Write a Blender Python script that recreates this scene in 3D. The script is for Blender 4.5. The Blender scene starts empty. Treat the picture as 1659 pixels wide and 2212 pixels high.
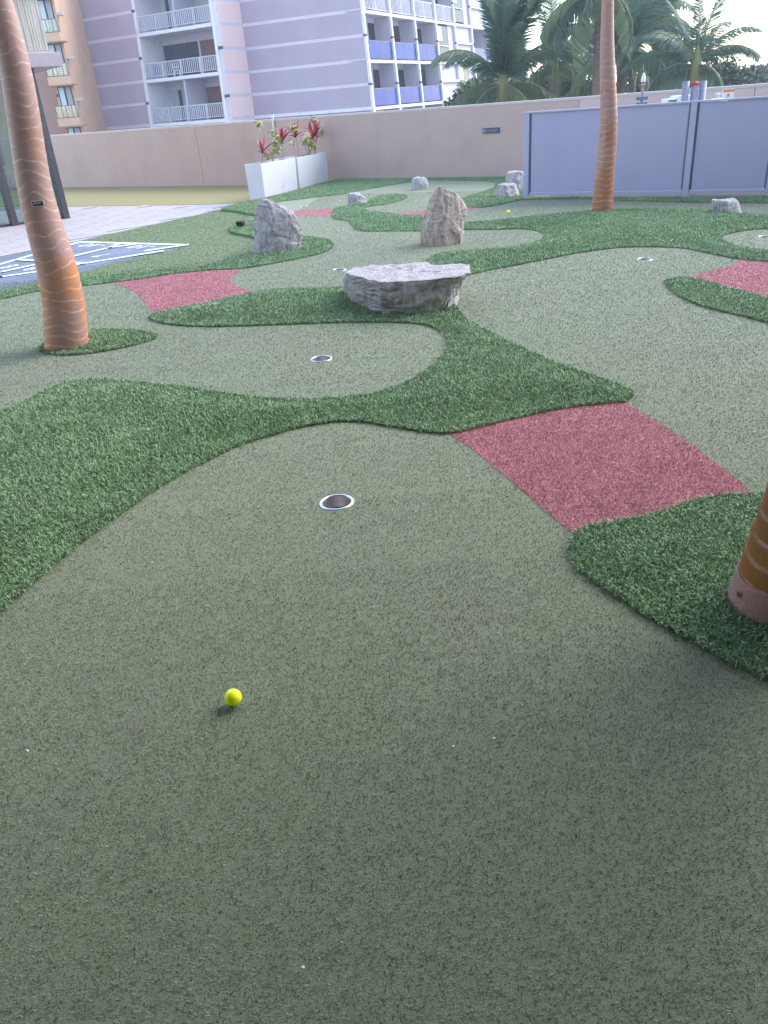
import bpy, bmesh, math, random
import numpy as np
from mathutils import Vector, Matrix, noise
from mathutils.geometry import delaunay_2d_cdt
random.seed(7); rng = np.random.default_rng(7)
S = bpy.context.scene; COL = S.collection
PI = math.pi; R = math.radians

# ------------------------------------------------------------ camera
PW, PH, PF = 1659., 2212., 1661.          # measuring grid used on the photograph
EYE = Vector((0, 0, 1.31)); PITCH = R(28); ROLL = R(4.6)
FWD = Vector((0, math.cos(PITCH), -math.sin(PITCH)))
UP0 = Vector((0, math.sin(PITCH), math.cos(PITCH))); RT0 = Vector((1, 0, 0))
RT = RT0*math.cos(ROLL) - UP0*math.sin(ROLL); UP = UP0*math.cos(ROLL) + RT0*math.sin(ROLL)
cd = bpy.data.cameras.new('camera'); cam = bpy.data.objects.new('camera', cd); COL.objects.link(cam)
cd.sensor_fit = 'VERTICAL'; cd.sensor_height = 36; cd.lens = 36*PF/PH; cd.clip_start = .05; cd.clip_end = 3000
cam.matrix_world = Matrix(((RT.x, UP.x, -FWD.x, EYE.x), (RT.y, UP.y, -FWD.y, EYE.y), (RT.z, UP.z, -FWD.z, EYE.z), (0, 0, 0, 1)))
S.camera = cam
# ------------------------------------------------------------ light
SUN_AZ, SUN_EL = R(62), R(38)             # azimuth measured from +y towards +x
wd = bpy.data.worlds.new('World'); S.world = wd; wd.use_nodes = True
nt = wd.node_tree; N = nt.nodes; L = nt.links; N.clear()
out = N.new('ShaderNodeOutputWorld'); bg = N.new('ShaderNodeBackground'); bg.inputs[1].default_value = .15
sky = N.new('ShaderNodeTexSky'); sky.sky_type = 'NISHITA'; sky.sun_disc = False
sky.sun_elevation = SUN_EL; sky.sun_rotation = SUN_AZ; sky.air_density = 1.3; sky.dust_density = .6; sky.ozone_density = 3.0
tc = N.new('ShaderNodeTexCoord'); mp = N.new('ShaderNodeMapping'); mp.inputs['Scale'].default_value = (1.3, 1.3, 5.0)
mp.inputs['Location'].default_value = (2.3, .4, .3)
nz = N.new('ShaderNodeTexNoise'); nz.inputs['Scale'].default_value = 2.2; nz.inputs['Detail'].default_value = 8; nz.inputs['Roughness'].default_value = .55
rp = N.new('ShaderNodeValToRGB'); rp.color_ramp.elements[0].position = .46; rp.color_ramp.elements[1].position = .70
mx = N.new('ShaderNodeMix'); mx.data_type = 'RGBA'; mx.inputs[7].default_value = (6.0, 5.9, 6.8, 1)
L.new(tc.outputs['Generated'], mp.inputs[0]); L.new(mp.outputs[0], nz.inputs[0]); L.new(nz.outputs[0], rp.inputs[0])
L.new(rp.outputs[0], mx.inputs[0]); L.new(sky.outputs[0], mx.inputs[6]); L.new(mx.outputs[2], bg.inputs[0]); L.new(bg.outputs[0], out.inputs[0])
sl = bpy.data.lights.new('sun', 'SUN'); so = bpy.data.objects.new('sun', sl); COL.objects.link(so)
sl.energy = 1.35; sl.angle = R(42); sl.color = (1, .92, .86)
so.rotation_euler = Vector((-math.sin(SUN_AZ)*math.cos(SUN_EL), -math.cos(SUN_AZ)*math.cos(SUN_EL), -math.sin(SUN_EL))).to_track_quat('-Z', 'Y').to_euler()
so.location = (6, 6, 12)
S.view_settings.view_transform = 'Standard'; S.view_settings.look = 'None'
S.view_settings.exposure = 1.85; S.view_settings.gamma = 1; S.view_settings.use_curve_mapping = False
S.render.engine = 'CYCLES'; S.cycles.max_bounces = 8; S.cycles.transparent_max_bounces = 12

# ------------------------------------------------------------ measuring helpers
def ray(x, y): return (FWD*PF + RT*(x-PW/2) - UP*(y-PH/2)).normalized()
def gnd(x, y, z=0.):
    d = ray(x, y); return EYE + d*((z-EYE.z)/d.z)
def at(x, y, Y):
    d = ray(x, y); return EYE + d*(Y/d.y)
def on_plane(x, y, p, n):
    d = ray(x, y); return EYE + d*((Vector(p)-EYE).dot(n)/d.dot(n))
def zoom(x0, y0, s, pts): return [((x0+x/s)/1.8228, (y0+y/s)/1.8228) for x, y in pts]

# ------------------------------------------------------------ object helpers
def tag(o, label=None, cat=None, group=None, kind=None):
    for k, v in (('label', label), ('category', cat), ('group', group), ('kind', kind)):
        if v: o[k] = v
    return o
def empty(name, loc, rz=0, label=None, cat=None, group=None):
    o = bpy.data.objects.new(name, None); COL.objects.link(o); o.location = loc; o.rotation_euler.z = rz
    o.empty_display_size = .1
    return tag(o, label, cat, group)
def link(name, me, parent=None, mats=None, loc=None):
    o = bpy.data.objects.new(name, me); COL.objects.link(o)
    if mats:
        for m in (mats if isinstance(mats, (list, tuple)) else [mats]): me.materials.append(m)
    if parent: o.parent = parent
    if loc is not None: o.location = loc
    return o
def np_mesh(name, V, F, midx=None, attr=None, smooth=False):
    V = np.asarray(V, dtype=np.float32); F = np.asarray(F, dtype=np.int32)
    me = bpy.data.meshes.new(name); k = F.shape[1]
    me.vertices.add(len(V)); me.vertices.foreach_set('co', V.ravel())
    me.loops.add(F.size); me.loops.foreach_set('vertex_index', F.ravel())
    me.polygons.add(len(F)); me.polygons.foreach_set('loop_start', np.arange(0, F.size, k, dtype=np.int32))
    if midx is not None: me.polygons.foreach_set('material_index', np.asarray(midx, dtype=np.int32))
    me.polygons.foreach_set('use_smooth', np.full(len(F), smooth, dtype=bool))
    me.update(calc_edges=True)
    if attr:
        for an, av in attr.items():
            a = me.attributes.new(an, 'FLOAT', 'POINT'); a.data.foreach_set('value', np.asarray(av, dtype=np.float32))
    me.validate(); return me
class MB:
    """collects boxes, prisms and tubes into one mesh"""
    def __init__(s): s.v = []; s.f = []; s.m = []; s.sm = []
    def add(s, vs, fs, mi=0, smooth=False):
        b = len(s.v); s.v += [tuple(v) for v in vs]; s.f += [tuple(i+b for i in f) for f in fs]; s.m += [mi]*len(fs); s.sm += [smooth]*len(fs)
        return s
    def hexa(s, p, mi=0): return s.add(p, [(3,2,1,0),(4,5,6,7),(0,1,5,4),(1,2,6,5),(2,3,7,6),(3,0,4,7)], mi)
    def box(s, x0, x1, y0, y1, z0, z1, mi=0):
        return s.hexa([(x0,y0,z0),(x1,y0,z0),(x1,y1,z0),(x0,y1,z0),(x0,y0,z1),(x1,y0,z1),(x1,y1,z1),(x0,y1,z1)], mi)
    def prism(s, poly, z0, z1, mi=0):
        n = len(poly); a = sum(poly[i][0]*poly[(i+1)%n][1]-poly[(i+1)%n][0]*poly[i][1] for i in range(n))
        if a < 0: poly = poly[::-1]
        vs = [(p[0],p[1],z0) for p in poly]+[(p[0],p[1],z1) for p in poly]
        return s.add(vs, [tuple(range(n))[::-1], tuple(range(n,2*n))]+[(i,(i+1)%n,(i+1)%n+n,i+n) for i in range(n)], mi)
    def tube(s, pts, rad, n=8, mi=0, cap=True, smooth=True):
        pts = [Vector(p) for p in pts]; rad = rad if isinstance(rad, (list, tuple)) else [rad]*len(pts); vs = []; fs = []
        for i, p in enumerate(pts):
            t = (pts[min(i+1,len(pts)-1)]-pts[max(i-1,0)]).normalized()
            a = t.orthogonal().normalized() if abs(t.z) < .9 else Vector((1,0,0)); a = (a-t*a.dot(t)).normalized(); b = t.cross(a)
            vs += [p+(a*math.cos(2*PI*k/n)+b*math.sin(2*PI*k/n))*rad[i] for k in range(n)]
        for i in range(len(pts)-1):
            fs += [(i*n+k, i*n+(k+1)%n, (i+1)*n+(k+1)%n, (i+1)*n+k) for k in range(n)]
        s.add(vs, fs, mi, smooth)
        if cap: s.add(vs[:n], [tuple(range(n))[::-1]], mi); s.add(vs[-n:], [tuple(range(n))], mi)
        return s
    def lathe(s, prof, n=32, mi=0, c=(0,0,0), smooth=True):
        vs = [(c[0]+r*math.cos(2*PI*k/n), c[1]+r*math.sin(2*PI*k/n), c[2]+z) for r, z in prof for k in range(n)]
        return s.add(vs, [(i*n+k, i*n+(k+1)%n, (i+1)*n+(k+1)%n, (i+1)*n+k) for i in range(len(prof)-1) for k in range(n)], mi, smooth)
    def mesh(s, name):
        me = bpy.data.meshes.new(name); me.from_pydata(s.v, [], s.f); me.polygons.foreach_set('material_index', s.m)
        me.polygons.foreach_set('use_smooth', s.sm); me.update(); return me
    def build(s, name, mats, parent=None, bevel=0, loc=None):
        o = link(name, s.mesh(name), parent, mats, loc)
        if bevel:
            b = o.modifiers.new('bevel', 'BEVEL'); b.width = bevel; b.segments = 2; b.limit_method = 'ANGLE'
        return o

# ------------------------------------------------------------ materials
def mat(name, base, rough=.7, var=None, scale=8., detail=6, bump=0, bscale=None, spec=.4, metal=0, dirt=None, dscale=1.5, dpos=(.45,.7), coord='Object', stretch=None, rand=0, sheen=0, alpha=1, trans=0, coat=0):
    m = bpy.data.materials.new(name); m.use_nodes = True; t = m.node_tree; n = t.nodes; l = t.links
    b = n['Principled BSDF']; b.inputs['Roughness'].default_value = rough; b.inputs['Metallic'].default_value = metal
    b.inputs['Specular IOR Level'].default_value = spec; b.inputs['Base Color'].default_value = (*base, 1)
    b.inputs['Sheen Weight'].default_value = sheen; b.inputs['Sheen Roughness'].default_value = .5
    b.inputs['Transmission Weight'].default_value = trans; b.inputs['Coat Weight'].default_value = coat
    tcn = n.new('ShaderNodeTexCoord'); src = tcn.outputs[coord]
    if stretch:
        mpn = n.new('ShaderNodeMapping'); mpn.inputs['Scale'].default_value = stretch; l.new(src, mpn.inputs[0]); src = mpn.outputs[0]
    col = None
    if var:
        z = n.new('ShaderNodeTexNoise'); z.inputs['Scale'].default_value = scale; z.inputs['Detail'].default_value = detail; z.inputs['Roughness'].default_value = .6
        l.new(src, z.inputs[0]); r = n.new('ShaderNodeValToRGB'); r.color_ramp.elements[0].position = .3; r.color_ramp.elements[1].position = .7
        r.color_ramp.elements[0].color = (*base, 1); r.color_ramp.elements[1].color = (*var, 1); l.new(z.outputs[0], r.inputs[0]); col = r.outputs[0]
    if dirt:
        z = n.new('ShaderNodeTexNoise'); z.inputs['Scale'].default_value = dscale; z.inputs['Detail'].default_value = 8; z.inputs['Roughness'].default_value = .62
        l.new(src, z.inputs[0]); r = n.new('ShaderNodeMapRange'); r.inputs[1].default_value = dpos[0]; r.inputs[2].default_value = dpos[1]; l.new(z.outputs[0], r.inputs[0])
        x = n.new('ShaderNodeMix'); x.data_type = 'RGBA'; x.inputs[6].default_value = (*base, 1); x.inputs[7].default_value = (*dirt, 1)
        if col: l.new(col, x.inputs[6])
        l.new(r.outputs[0], x.inputs[0]); col = x.outputs[2]
    if rand:
        oi = n.new('ShaderNodeObjectInfo'); r = n.new('ShaderNodeMapRange'); r.inputs[3].default_value = 1-rand; r.inputs[4].default_value = 1+rand
        l.new(oi.outputs['Random'], r.inputs[0]); h = n.new('ShaderNodeHueSaturation'); h.inputs['Color'].default_value = (*base, 1)
        l.new(r.outputs[0], h.inputs['Value'])
        if col: l.new(col, h.inputs['Color'])
        col = h.outputs[0]
    if col: l.new(col, b.inputs['Base Color'])
    if bump:
        z = n.new('ShaderNodeTexNoise'); z.inputs['Scale'].default_value = bscale or scale*3; z.inputs['Detail'].default_value = 5
        l.new(src, z.inputs[0]); bp = n.new('ShaderNodeBump'); bp.inputs['Strength'].default_value = bump; bp.inputs['Distance'].default_value = .02
        l.new(z.outputs[0], bp.inputs['Height']); l.new(bp.outputs[0], b.inputs['Normal'])
    return m
def blade_mat(name, c0, c1, c2, rough=.55, spec=.35, patch=None, pscale=.9):
    """fibre colour from a per-blade random attribute, with broad wear patches"""
    m = bpy.data.materials.new(name); m.use_nodes = True; t = m.node_tree; n = t.nodes; l = t.links; b = n['Principled BSDF']
    b.inputs['Roughness'].default_value = rough; b.inputs['Specular IOR Level'].default_value = spec
    a = n.new('ShaderNodeAttribute'); a.attribute_name = 'tint'; r = n.new('ShaderNodeValToRGB'); e = r.color_ramp.elements
    e[0].position = 0; e[0].color = (*c0, 1); e[1].position = 1; e[1].color = (*c2, 1); k = e.new(.5); k.color = (*c1, 1)
    l.new(a.outputs['Fac'], r.inputs[0]); col = r.outputs[0]
    if patch:
        tcn = n.new('ShaderNodeTexCoord'); z = n.new('ShaderNodeTexNoise'); z.inputs['Scale'].default_value = pscale; z.inputs['Detail'].default_value = 4
        l.new(tcn.outputs['Object'], z.inputs[0]); mr = n.new('ShaderNodeMapRange'); mr.inputs[1].default_value = .42; mr.inputs[2].default_value = .68; mr.inputs[4].default_value = .6
        l.new(z.outputs[0], mr.inputs[0]); x = n.new('ShaderNodeMix'); x.data_type = 'RGBA'; x.inputs[7].default_value = (*patch, 1)
        l.new(mr.outputs[0], x.inputs[0]); l.new(col, x.inputs[6]); col = x.outputs[2]
    tcn = n.new('ShaderNodeTexCoord'); z = n.new('ShaderNodeTexNoise'); z.inputs['Scale'].default_value = 7; z.inputs['Detail'].default_value = 5; l.new(tcn.outputs['Object'], z.inputs[0])
    mr = n.new('ShaderNodeMapRange'); mr.inputs[1].default_value = .3; mr.inputs[2].default_value = .7; mr.inputs[3].default_value = .84; mr.inputs[4].default_value = 1.14; l.new(z.outputs[0], mr.inputs[0])
    h = n.new('ShaderNodeHueSaturation'); l.new(mr.outputs[0], h.inputs['Value']); l.new(col, h.inputs['Color']); l.new(h.outputs[0], b.inputs['Base Color']); return m
M = {}
M['green'] = mat('putting_turf', (.15,.182,.105), .9, (.19,.224,.132), 220, 8, bump=.25, bscale=260, spec=.2, dirt=(.18,.195,.125), dscale=.8, dpos=(.42,.7), sheen=.2)
M['pile'] = blade_mat('putting_pile', (.105,.134,.078), (.180,.216,.124), (.290,.332,.220), .42, .55, (.205,.212,.145), .8)
M['red'] = mat('red_turf_base', (.34,.13,.145), .85, (.44,.19,.205), 120, 8, bump=.6, bscale=140, spec=.25)
M['redpile'] = blade_mat('red_pile', (.36,.135,.152), (.54,.235,.26), (.68,.39,.41), .5, .45)
M['rough'] = mat('rough_turf_base', (.13,.22,.095), .9, (.17,.27,.125), 60, 6, bump=.7, bscale=90, spec=.2)
M['blade'] = blade_mat('rough_blade', (.140,.235,.110), (.225,.350,.175), (.35,.46,.29), .45, .4, (.27,.39,.22), .9)
M['lawn'] = mat('lawn_turf', (.155,.205,.10), .85, (.175,.225,.115), 90, 7, bump=.2, bscale=120, spec=.25, dirt=(.165,.21,.105), dscale=.9)
M['lawnpile'] = blade_mat('lawn_pile', (.155,.215,.115), (.178,.238,.13), (.205,.258,.148), .6, .3)
M['strip'] = mat('yellow_turf', (.26,.235,.105), .9, (.30,.275,.135), 40, 6, bump=.3, dirt=(.28,.245,.125), dscale=.7, spec=.2)
M['paver'] = mat('paver_concrete', (.36,.33,.33), .75, (.42,.385,.39), 14, 6, bump=.15, dirt=(.31,.28,.285), dscale=3, rand=.05)
M['deck'] = mat('deck_concrete', (.40,.37,.36), .8, (.47,.44,.43), 6, 6)
M['tile'] = mat('court_tile', (.13,.16,.22), .55, (.17,.20,.265), 30, 5, bump=.15, dirt=(.16,.18,.22), dscale=2, rand=.12)
M['line'] = mat('court_line', (.82,.84,.85), .6, (.76,.78,.80), 30, 6)
M['wall'] = mat('wall_stucco', (.495,.375,.34), .85, (.525,.40,.365), 3, 7, bump=.12, bscale=120, dirt=(.46,.345,.31), dscale=1.1, dpos=(.5,.72), spec=.25)
def add_streaks(m, tint, amt, sx=2.2):
    t = m.node_tree; n = t.nodes; l = t.links; b = n['Principled BSDF']; src = b.inputs['Base Color'].links[0].from_socket
    tcn = n.new('ShaderNodeTexCoord'); mpn = n.new('ShaderNodeMapping'); mpn.inputs['Scale'].default_value = (sx, sx, .22); z = n.new('ShaderNodeTexNoise'); z.inputs['Scale'].default_value = 2; z.inputs['Detail'].default_value = 9; z.inputs['Roughness'].default_value = .65
    mr = n.new('ShaderNodeMapRange'); mr.inputs[1].default_value = .5; mr.inputs[2].default_value = .78; mr.inputs[4].default_value = amt; x = n.new('ShaderNodeMix'); x.data_type = 'RGBA'; x.inputs[7].default_value = (*tint, 1)
    l.new(tcn.outputs['Object'], mpn.inputs[0]); l.new(mpn.outputs[0], z.inputs[0]); l.new(z.outputs[0], mr.inputs[0]); l.new(mr.outputs[0], x.inputs[0]); l.new(src, x.inputs[6]); l.new(x.outputs[2], b.inputs['Base Color'])
add_streaks(M['wall'], (.31,.24,.23), .3, .8); M['wallcap'] = mat('wall_coping', (.50,.44,.42), .8, (.56,.50,.48), 6, 6)
M['wallpale'] = mat('wall_stucco_pale', (.57,.46,.43), .85, (.60,.49,.46), 3, 7, bump=.12, bscale=120, dirt=(.53,.42,.39), dscale=1.1, dpos=(.5,.72), spec=.25)
M['white'] = mat('planter_white', (.62,.61,.63), .5, (.66,.65,.67), 4, 4, dirt=(.56,.54,.55), dscale=2.5, dpos=(.55,.75))
M['soil'] = mat('soil', (.035,.025,.02), .95, (.07,.05,.04), 30, 6, bump=.8)
M['fence'] = mat('fence_panel_paint', (.405,.40,.575), .55, (.42,.415,.59), 3, 5, dirt=(.385,.38,.55), dscale=1.2, bump=.03)
add_streaks(M['fence'], (.35,.345,.50), .35, 2.)
M['gap'] = mat('fence_shadow_gap', (.15,.16,.20), .6)
M['fencemetal'] = mat('fence_metal', (.42,.42,.59), .5, (.44,.44,.61), 10, 5, spec=.3)
M['steel'] = mat('cup_steel', (.62,.62,.64), .22, (.55,.55,.58), 40, 4, metal=1, stretch=(1,1,12))
M['cupwall'] = mat('cup_wall_steel', (.42,.39,.38), .42, (.50,.47,.46), 30, 4, metal=.8, stretch=(1,1,10))
M['cupfloor'] = mat('cup_floor_steel', (.60,.62,.68), .5, (.66,.68,.74), 30, 4, metal=.3)
M['dark'] = mat('black_plastic', (.02,.022,.028), .5)
M['frame'] = mat('bronze_frame', (.06,.052,.058), .45, (.085,.075,.08), 12, 5, spec=.5)
M['fascia'] = mat('fascia_paint', (.36,.31,.33), .7, (.42,.36,.38), 5, 6, dirt=(.47,.42,.44), dscale=2.2)
M['coping'] = mat('coping_stone', (.52,.42,.40), .8, (.58,.48,.46), 5, 6)
M['clad'] = mat('ribbed_stone', (.46,.42,.36), .9, (.58,.53,.46), 9, 7, bump=.5, bscale=25, stretch=(1,1,.3))
M['tower'] = mat('tower_panel', (.385,.325,.415), .85, (.41,.35,.44), 1.2, 6, dirt=(.365,.31,.395), dscale=.35, rand=.02, bump=.05, bscale=30)
M['towerlit'] = mat('tower_panel_lit', (.80,.59,.57), .85, (.82,.615,.60), 1.2, 6, rand=.02)  # brighter light on the return wall is put into this panel colour
M['towercore'] = mat('tower_band', (.58,.54,.62), .85, (.63,.59,.66), 1.5, 6, dirt=(.58,.54,.60), dscale=.8)
M['twhite'] = mat('tower_white', (.64,.64,.70), .7, (.70,.70,.75), 2, 5, dirt=(.54,.53,.58), dscale=1.2, dpos=(.55,.75))
M['tinner'] = mat('balcony_wall', (.44,.43,.53), .8, (.48,.47,.57), 2, 5)
M['railpaint'] = mat('railing_paint', (.46,.47,.55), .6, (.50,.51,.59), 2, 4)
M['slot'] = mat('dark_slot', (.07,.06,.07), .8)
M['winglass'] = mat('window_glass', (.018,.02,.035), .12, (.028,.032,.055), .6, 3, spec=.2)
M['darkdoor'] = mat('dark_doorway', (.012,.011,.016), .5, spec=.1)
M['curtain'] = mat('curtain', (.30,.32,.36), .8, (.38,.40,.44), 3, 4, stretch=(6,6,.3))
M['blueglass'] = mat('blue_glass', (.006,.022,.17), .2, (.012,.055,.32), .5, 3, spec=.10)
M['door'] = mat('brown_door', (.10,.045,.03), .6, (.16,.075,.05), 3, 4)
M['peach'] = mat('peach_stucco', (.60,.38,.25), .85, (.64,.42,.28), 2, 6, dirt=(.55,.35,.24), dscale=.6)
M['shadebrown'] = mat('shade_brown_stucco', (.33,.20,.17), .85, (.37,.23,.19), 2, 6)  # peach building's brown: shade of its side wall is put into the colour
M['rail'] = mat('bronze_rail', (.14,.11,.11), .5)
M['bark'] = None
M['frond'] = mat('frond_green', (.080,.150,.105), .5, (.120,.200,.135), 1.2, 3, rand=.35, spec=.4)
M['frondlight'] = mat('frond_light', (.15,.21,.11), .5, (.19,.25,.13), 1.2, 3, rand=.3, spec=.4)
M['frondold'] = mat('frond_dry', (.16,.12,.07), .8, (.20,.15,.09), 2, 3, rand=.2)
for k_ in ('frond', 'frondlight'):
    n_ = M[k_].node_tree.nodes; l_ = M[k_].node_tree.links; b_ = n_['Principled BSDF']; tr_ = n_.new('ShaderNodeBsdfTranslucent'); x_ = n_.new('ShaderNodeMixShader'); x_.inputs[0].default_value = .4
    l_.new(b_.inputs['Base Color'].links[0].from_socket, tr_.inputs[0]); l_.new(b_.outputs[0], x_.inputs[1]); l_.new(tr_.outputs[0], x_.inputs[2]); l_.new(x_.outputs[0], n_['Material Output'].inputs[0])
M['rachis'] = mat('frond_stalk', (.16,.17,.06), .5, (.20,.19,.08), 4, 3)
M['palmbark'] = mat('palm_bark', (.12,.09,.075), .9, (.20,.15,.12), 4, 6, bump=.6, bscale=8, stretch=(1,1,4))
M['leaf'] = mat('shrub_leaf', (.045,.085,.03), .5, (.08,.13,.045), 1.5, 3, rand=.2, spec=.4)
M['leaffar'] = mat('far_leaf', (.05,.085,.045), .6, (.075,.115,.06), .3, 3)
M['tired'] = mat('red_leaf', (.52,.075,.095), .45, (.34,.05,.075), 6, 3, rand=.35, spec=.45)
M['tidark'] = mat('maroon_leaf', (.10,.02,.035), .45, (.16,.03,.05), 6, 3, rand=.3)
M['lime'] = mat('lime_leaf', (.40,.45,.16), .55, (.52,.55,.26), 6, 3, rand=.2)
M['stem'] = mat('pale_stem', (.26,.22,.16), .8, (.34,.30,.22), 20, 4)
M['ball'] = mat('ball_yellow', (.84,1.0,.004), .35, spec=.4)
bs = M['ball'].node_tree.nodes['Principled BSDF']; bs.inputs['Subsurface Weight'].default_value = .7; bs.inputs['Subsurface Radius'].default_value = (1, 1, .2); bs.inputs['Subsurface Scale'].default_value = .02
M['ink'] = mat('faded_ink', (.30,.36,.04), .6)
M['plaque'] = mat('plaque_face', (.06,.07,.12), .5)
M['plaqueink'] = mat('plaque_lettering', (.22,.27,.36), .6)
M['silver'] = mat('plate_silver', (.55,.55,.60), .35, metal=.6)
M['concrete'] = mat('pale_kerb', (.62,.57,.57), .8, (.70,.65,.65), 6, 5)
M['redpaint'] = mat('red_paint', (.42,.06,.06), .5)
M['orange'] = mat('orange_print', (.70,.25,.04), .6)
M['greenprint'] = mat('green_print', (.03,.30,.14), .6)
M['pipe'] = mat('galvanised_pipe', (.22,.23,.30), .55, (.30,.31,.38), 8, 5)
M['bluegrey'] = mat('blue_grey_metal', (.12,.15,.20), .5)
M['paleblue'] = mat('pale_blue_plastic', (.50,.62,.68), .4)
M['offwhite'] = mat('white_plastic', (.72,.73,.74), .5)
M['street'] = mat('street_ground', (.09,.10,.07), .9, (.14,.13,.10), .2, 6)
M['debris'] = mat('white_bits', (.75,.74,.70), .7)
M['towel'] = mat('blue_cloth', (.05,.12,.45), .8)
M['teal'] = mat('teal_cloth', (.18,.45,.50), .8)
M['hotel'] = mat('shade_building_wall', (.30,.26,.24), .85, (.34,.30,.27), 1, 5)  # for the added, unseen wall and overhang behind the camera
def glass_mat(name, tint, rough=.02, mixf=.75):
    m = bpy.data.materials.new(name); m.use_nodes = True; n = m.node_tree.nodes; l = m.node_tree.links; n.remove(n['Principled BSDF'])
    tr = n.new('ShaderNodeBsdfTransparent'); tr.inputs[0].default_value = (*tint, 1); gl = n.new('ShaderNodeBsdfGlossy'); gl.inputs['Roughness'].default_value = rough
    fr = n.new('ShaderNodeFresnel'); fr.inputs[0].default_value = 1.6; x = n.new('ShaderNodeMixShader')
    ad = n.new('ShaderNodeMath'); ad.operation = 'ADD'; ad.inputs[1].default_value = .12; l.new(fr.outputs[0], ad.inputs[0])
    l.new(ad.outputs[0], x.inputs[0]); l.new(tr.outputs[0], x.inputs[1]); l.new(gl.outputs[0], x.inputs[2]); l.new(x.outputs[0], n['Material Output'].inputs[0]); return m
M['glass'] = glass_mat('pavilion_glass', (.55,.68,.68)); M['railglass'] = glass_mat('rail_glass', (.70,.72,.72))

def rock_mat(name, c0, c1, c2, warm, top):
    m = bpy.data.materials.new(name); m.use_nodes = True; t = m.node_tree; n = t.nodes; l = t.links; b = n['Principled BSDF']; b.inputs['Roughness'].default_value = .9; b.inputs['Specular IOR Level'].default_value = .2
    tcn = n.new('ShaderNodeTexCoord'); mpn = n.new('ShaderNodeMapping'); mpn.inputs['Scale'].default_value = (1.2,1.2,.5); mpn.inputs['Rotation'].default_value = (0, .45, 0); l.new(tcn.outputs['Object'], mpn.inputs[0])
    z = n.new('ShaderNodeTexNoise'); z.inputs['Scale'].default_value = 26; z.inputs['Detail'].default_value = 12; z.inputs['Roughness'].default_value = .74; z.inputs['Distortion'].default_value = .5; l.new(mpn.outputs[0], z.inputs[0])
    r = n.new('ShaderNodeValToRGB'); e = r.color_ramp.elements; e[0].position = .34; e[0].color = (*c0,1); e[1].position = .68; e[1].color = (*c2,1); k = e.new(.5); k.color = (*c1,1); l.new(z.outputs[0], r.inputs[0])
    z2 = n.new('ShaderNodeTexNoise'); z2.inputs['Scale'].default_value = 3.2; z2.inputs['Detail'].default_value = 5; l.new(tcn.outputs['Object'], z2.inputs[0])
    mr = n.new('ShaderNodeMapRange'); mr.inputs[1].default_value = .5; mr.inputs[2].default_value = .72; mr.inputs[4].default_value = .75; l.new(z2.outputs[0], mr.inputs[0])
    x = n.new('ShaderNodeMix'); x.data_type = 'RGBA'; x.inputs[7].default_value = (*warm,1); l.new(mr.outputs[0], x.inputs[0]); l.new(r.outputs[0], x.inputs[6]); l.new(x.outputs[2], b.inputs['Base Color'])
    bp = n.new('ShaderNodeBump'); bp.inputs['Strength'].default_value = .9; bp.inputs['Distance'].default_value = .02
    z3 = n.new('ShaderNodeTexNoise'); z3.inputs['Scale'].default_value = 38; z3.inputs['Detail'].default_value = 8; z3.inputs['Roughness'].default_value = .7; l.new(mpn.outputs[0], z3.inputs[0]); l.new(z3.outputs[0], bp.inputs['Height']); l.new(bp.outputs[0], b.inputs['Normal']); return m
M['rockgrey'] = rock_mat('grey_limestone', (.235,.215,.225), (.42,.395,.405), (.64,.615,.625), (.43,.38,.355), None)
M['rockwarm'] = rock_mat('warm_limestone', (.29,.235,.205), (.48,.40,.35), (.70,.61,.54), (.54,.43,.345), None)

# ------------------------------------------------------------ polygon helpers
def smooth_poly(pts, step=.05, sharp=()):
    """closed Catmull-Rom outline through pts, resampled"""
    n = len(pts); out = []
    for i in range(n):
        p0, p1, p2, p3 = (np.array(pts[(i+k-1) % n][:2]) for k in range(4))
        d = np.linalg.norm(p2-p1); m = max(1, int(d/step))
        if m > 60: m = 60
        t0 = (p2-p0)*.5; t1 = (p3-p1)*.5
        t0 *= min(1, d/(np.linalg.norm(t0)+1e-9)); t1 *= min(1, d/(np.linalg.norm(t1)+1e-9))
        for k in range(m):
            u = k/m; out.append((2*u**3-3*u**2+1)*p1+(u**3-2*u**2+u)*t0+(-2*u**3+3*u**2)*p2+(u**3-u**2)*t1)
    return np.array(out)
def inside(P, poly):
    x, y = P[:, 0], P[:, 1]; r = np.zeros(len(P), bool); q = np.roll(poly, -1, 0)
    for (x0, y0), (x1, y1) in zip(poly, q):
        if y0 == y1: continue
        c = ((y0 > y) != (y1 > y)); r ^= c & (x < (x1-x0)*(y-y0)/(y1-y0)+x0)
    return r
def edge_dist(P, poly):
    d = np.full(len(P), 1e9); q = np.roll(poly, -1, 0)
    for a, b in zip(poly, q):
        e = b-a; l2 = e.dot(e)+1e-12; t = np.clip(((P-a)@e)/l2, 0, 1); d = np.minimum(d, np.hypot(*(P-(a+t[:, None]*e)).T))
    return d
def cdt(outer, holes=(), inner=None):
    vs = [Vector(p) for p in outer]; es = [(i, (i+1) % len(outer)) for i in range(len(outer))]
    for h in holes:
        b = len(vs); vs += [Vector(p) for p in h]; es += [(b+i, b+(i+1) % len(h)) for i in range(len(h))]
    if inner is not None: vs += [Vector((float(p[0]), float(p[1]))) for p in inner]
    V, E, F, *_ = delaunay_2d_cdt(vs, es, [], 0, 1e-6)
    V = np.array([tuple(v) for v in V]); F = np.array([f for f in F if len(f) == 3])
    c = V[F].mean(1); ok = inside(c, np.asarray(outer))
    for h in holes: ok &= ~inside(c, np.asarray(h))
    return V, F[ok]
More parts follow.
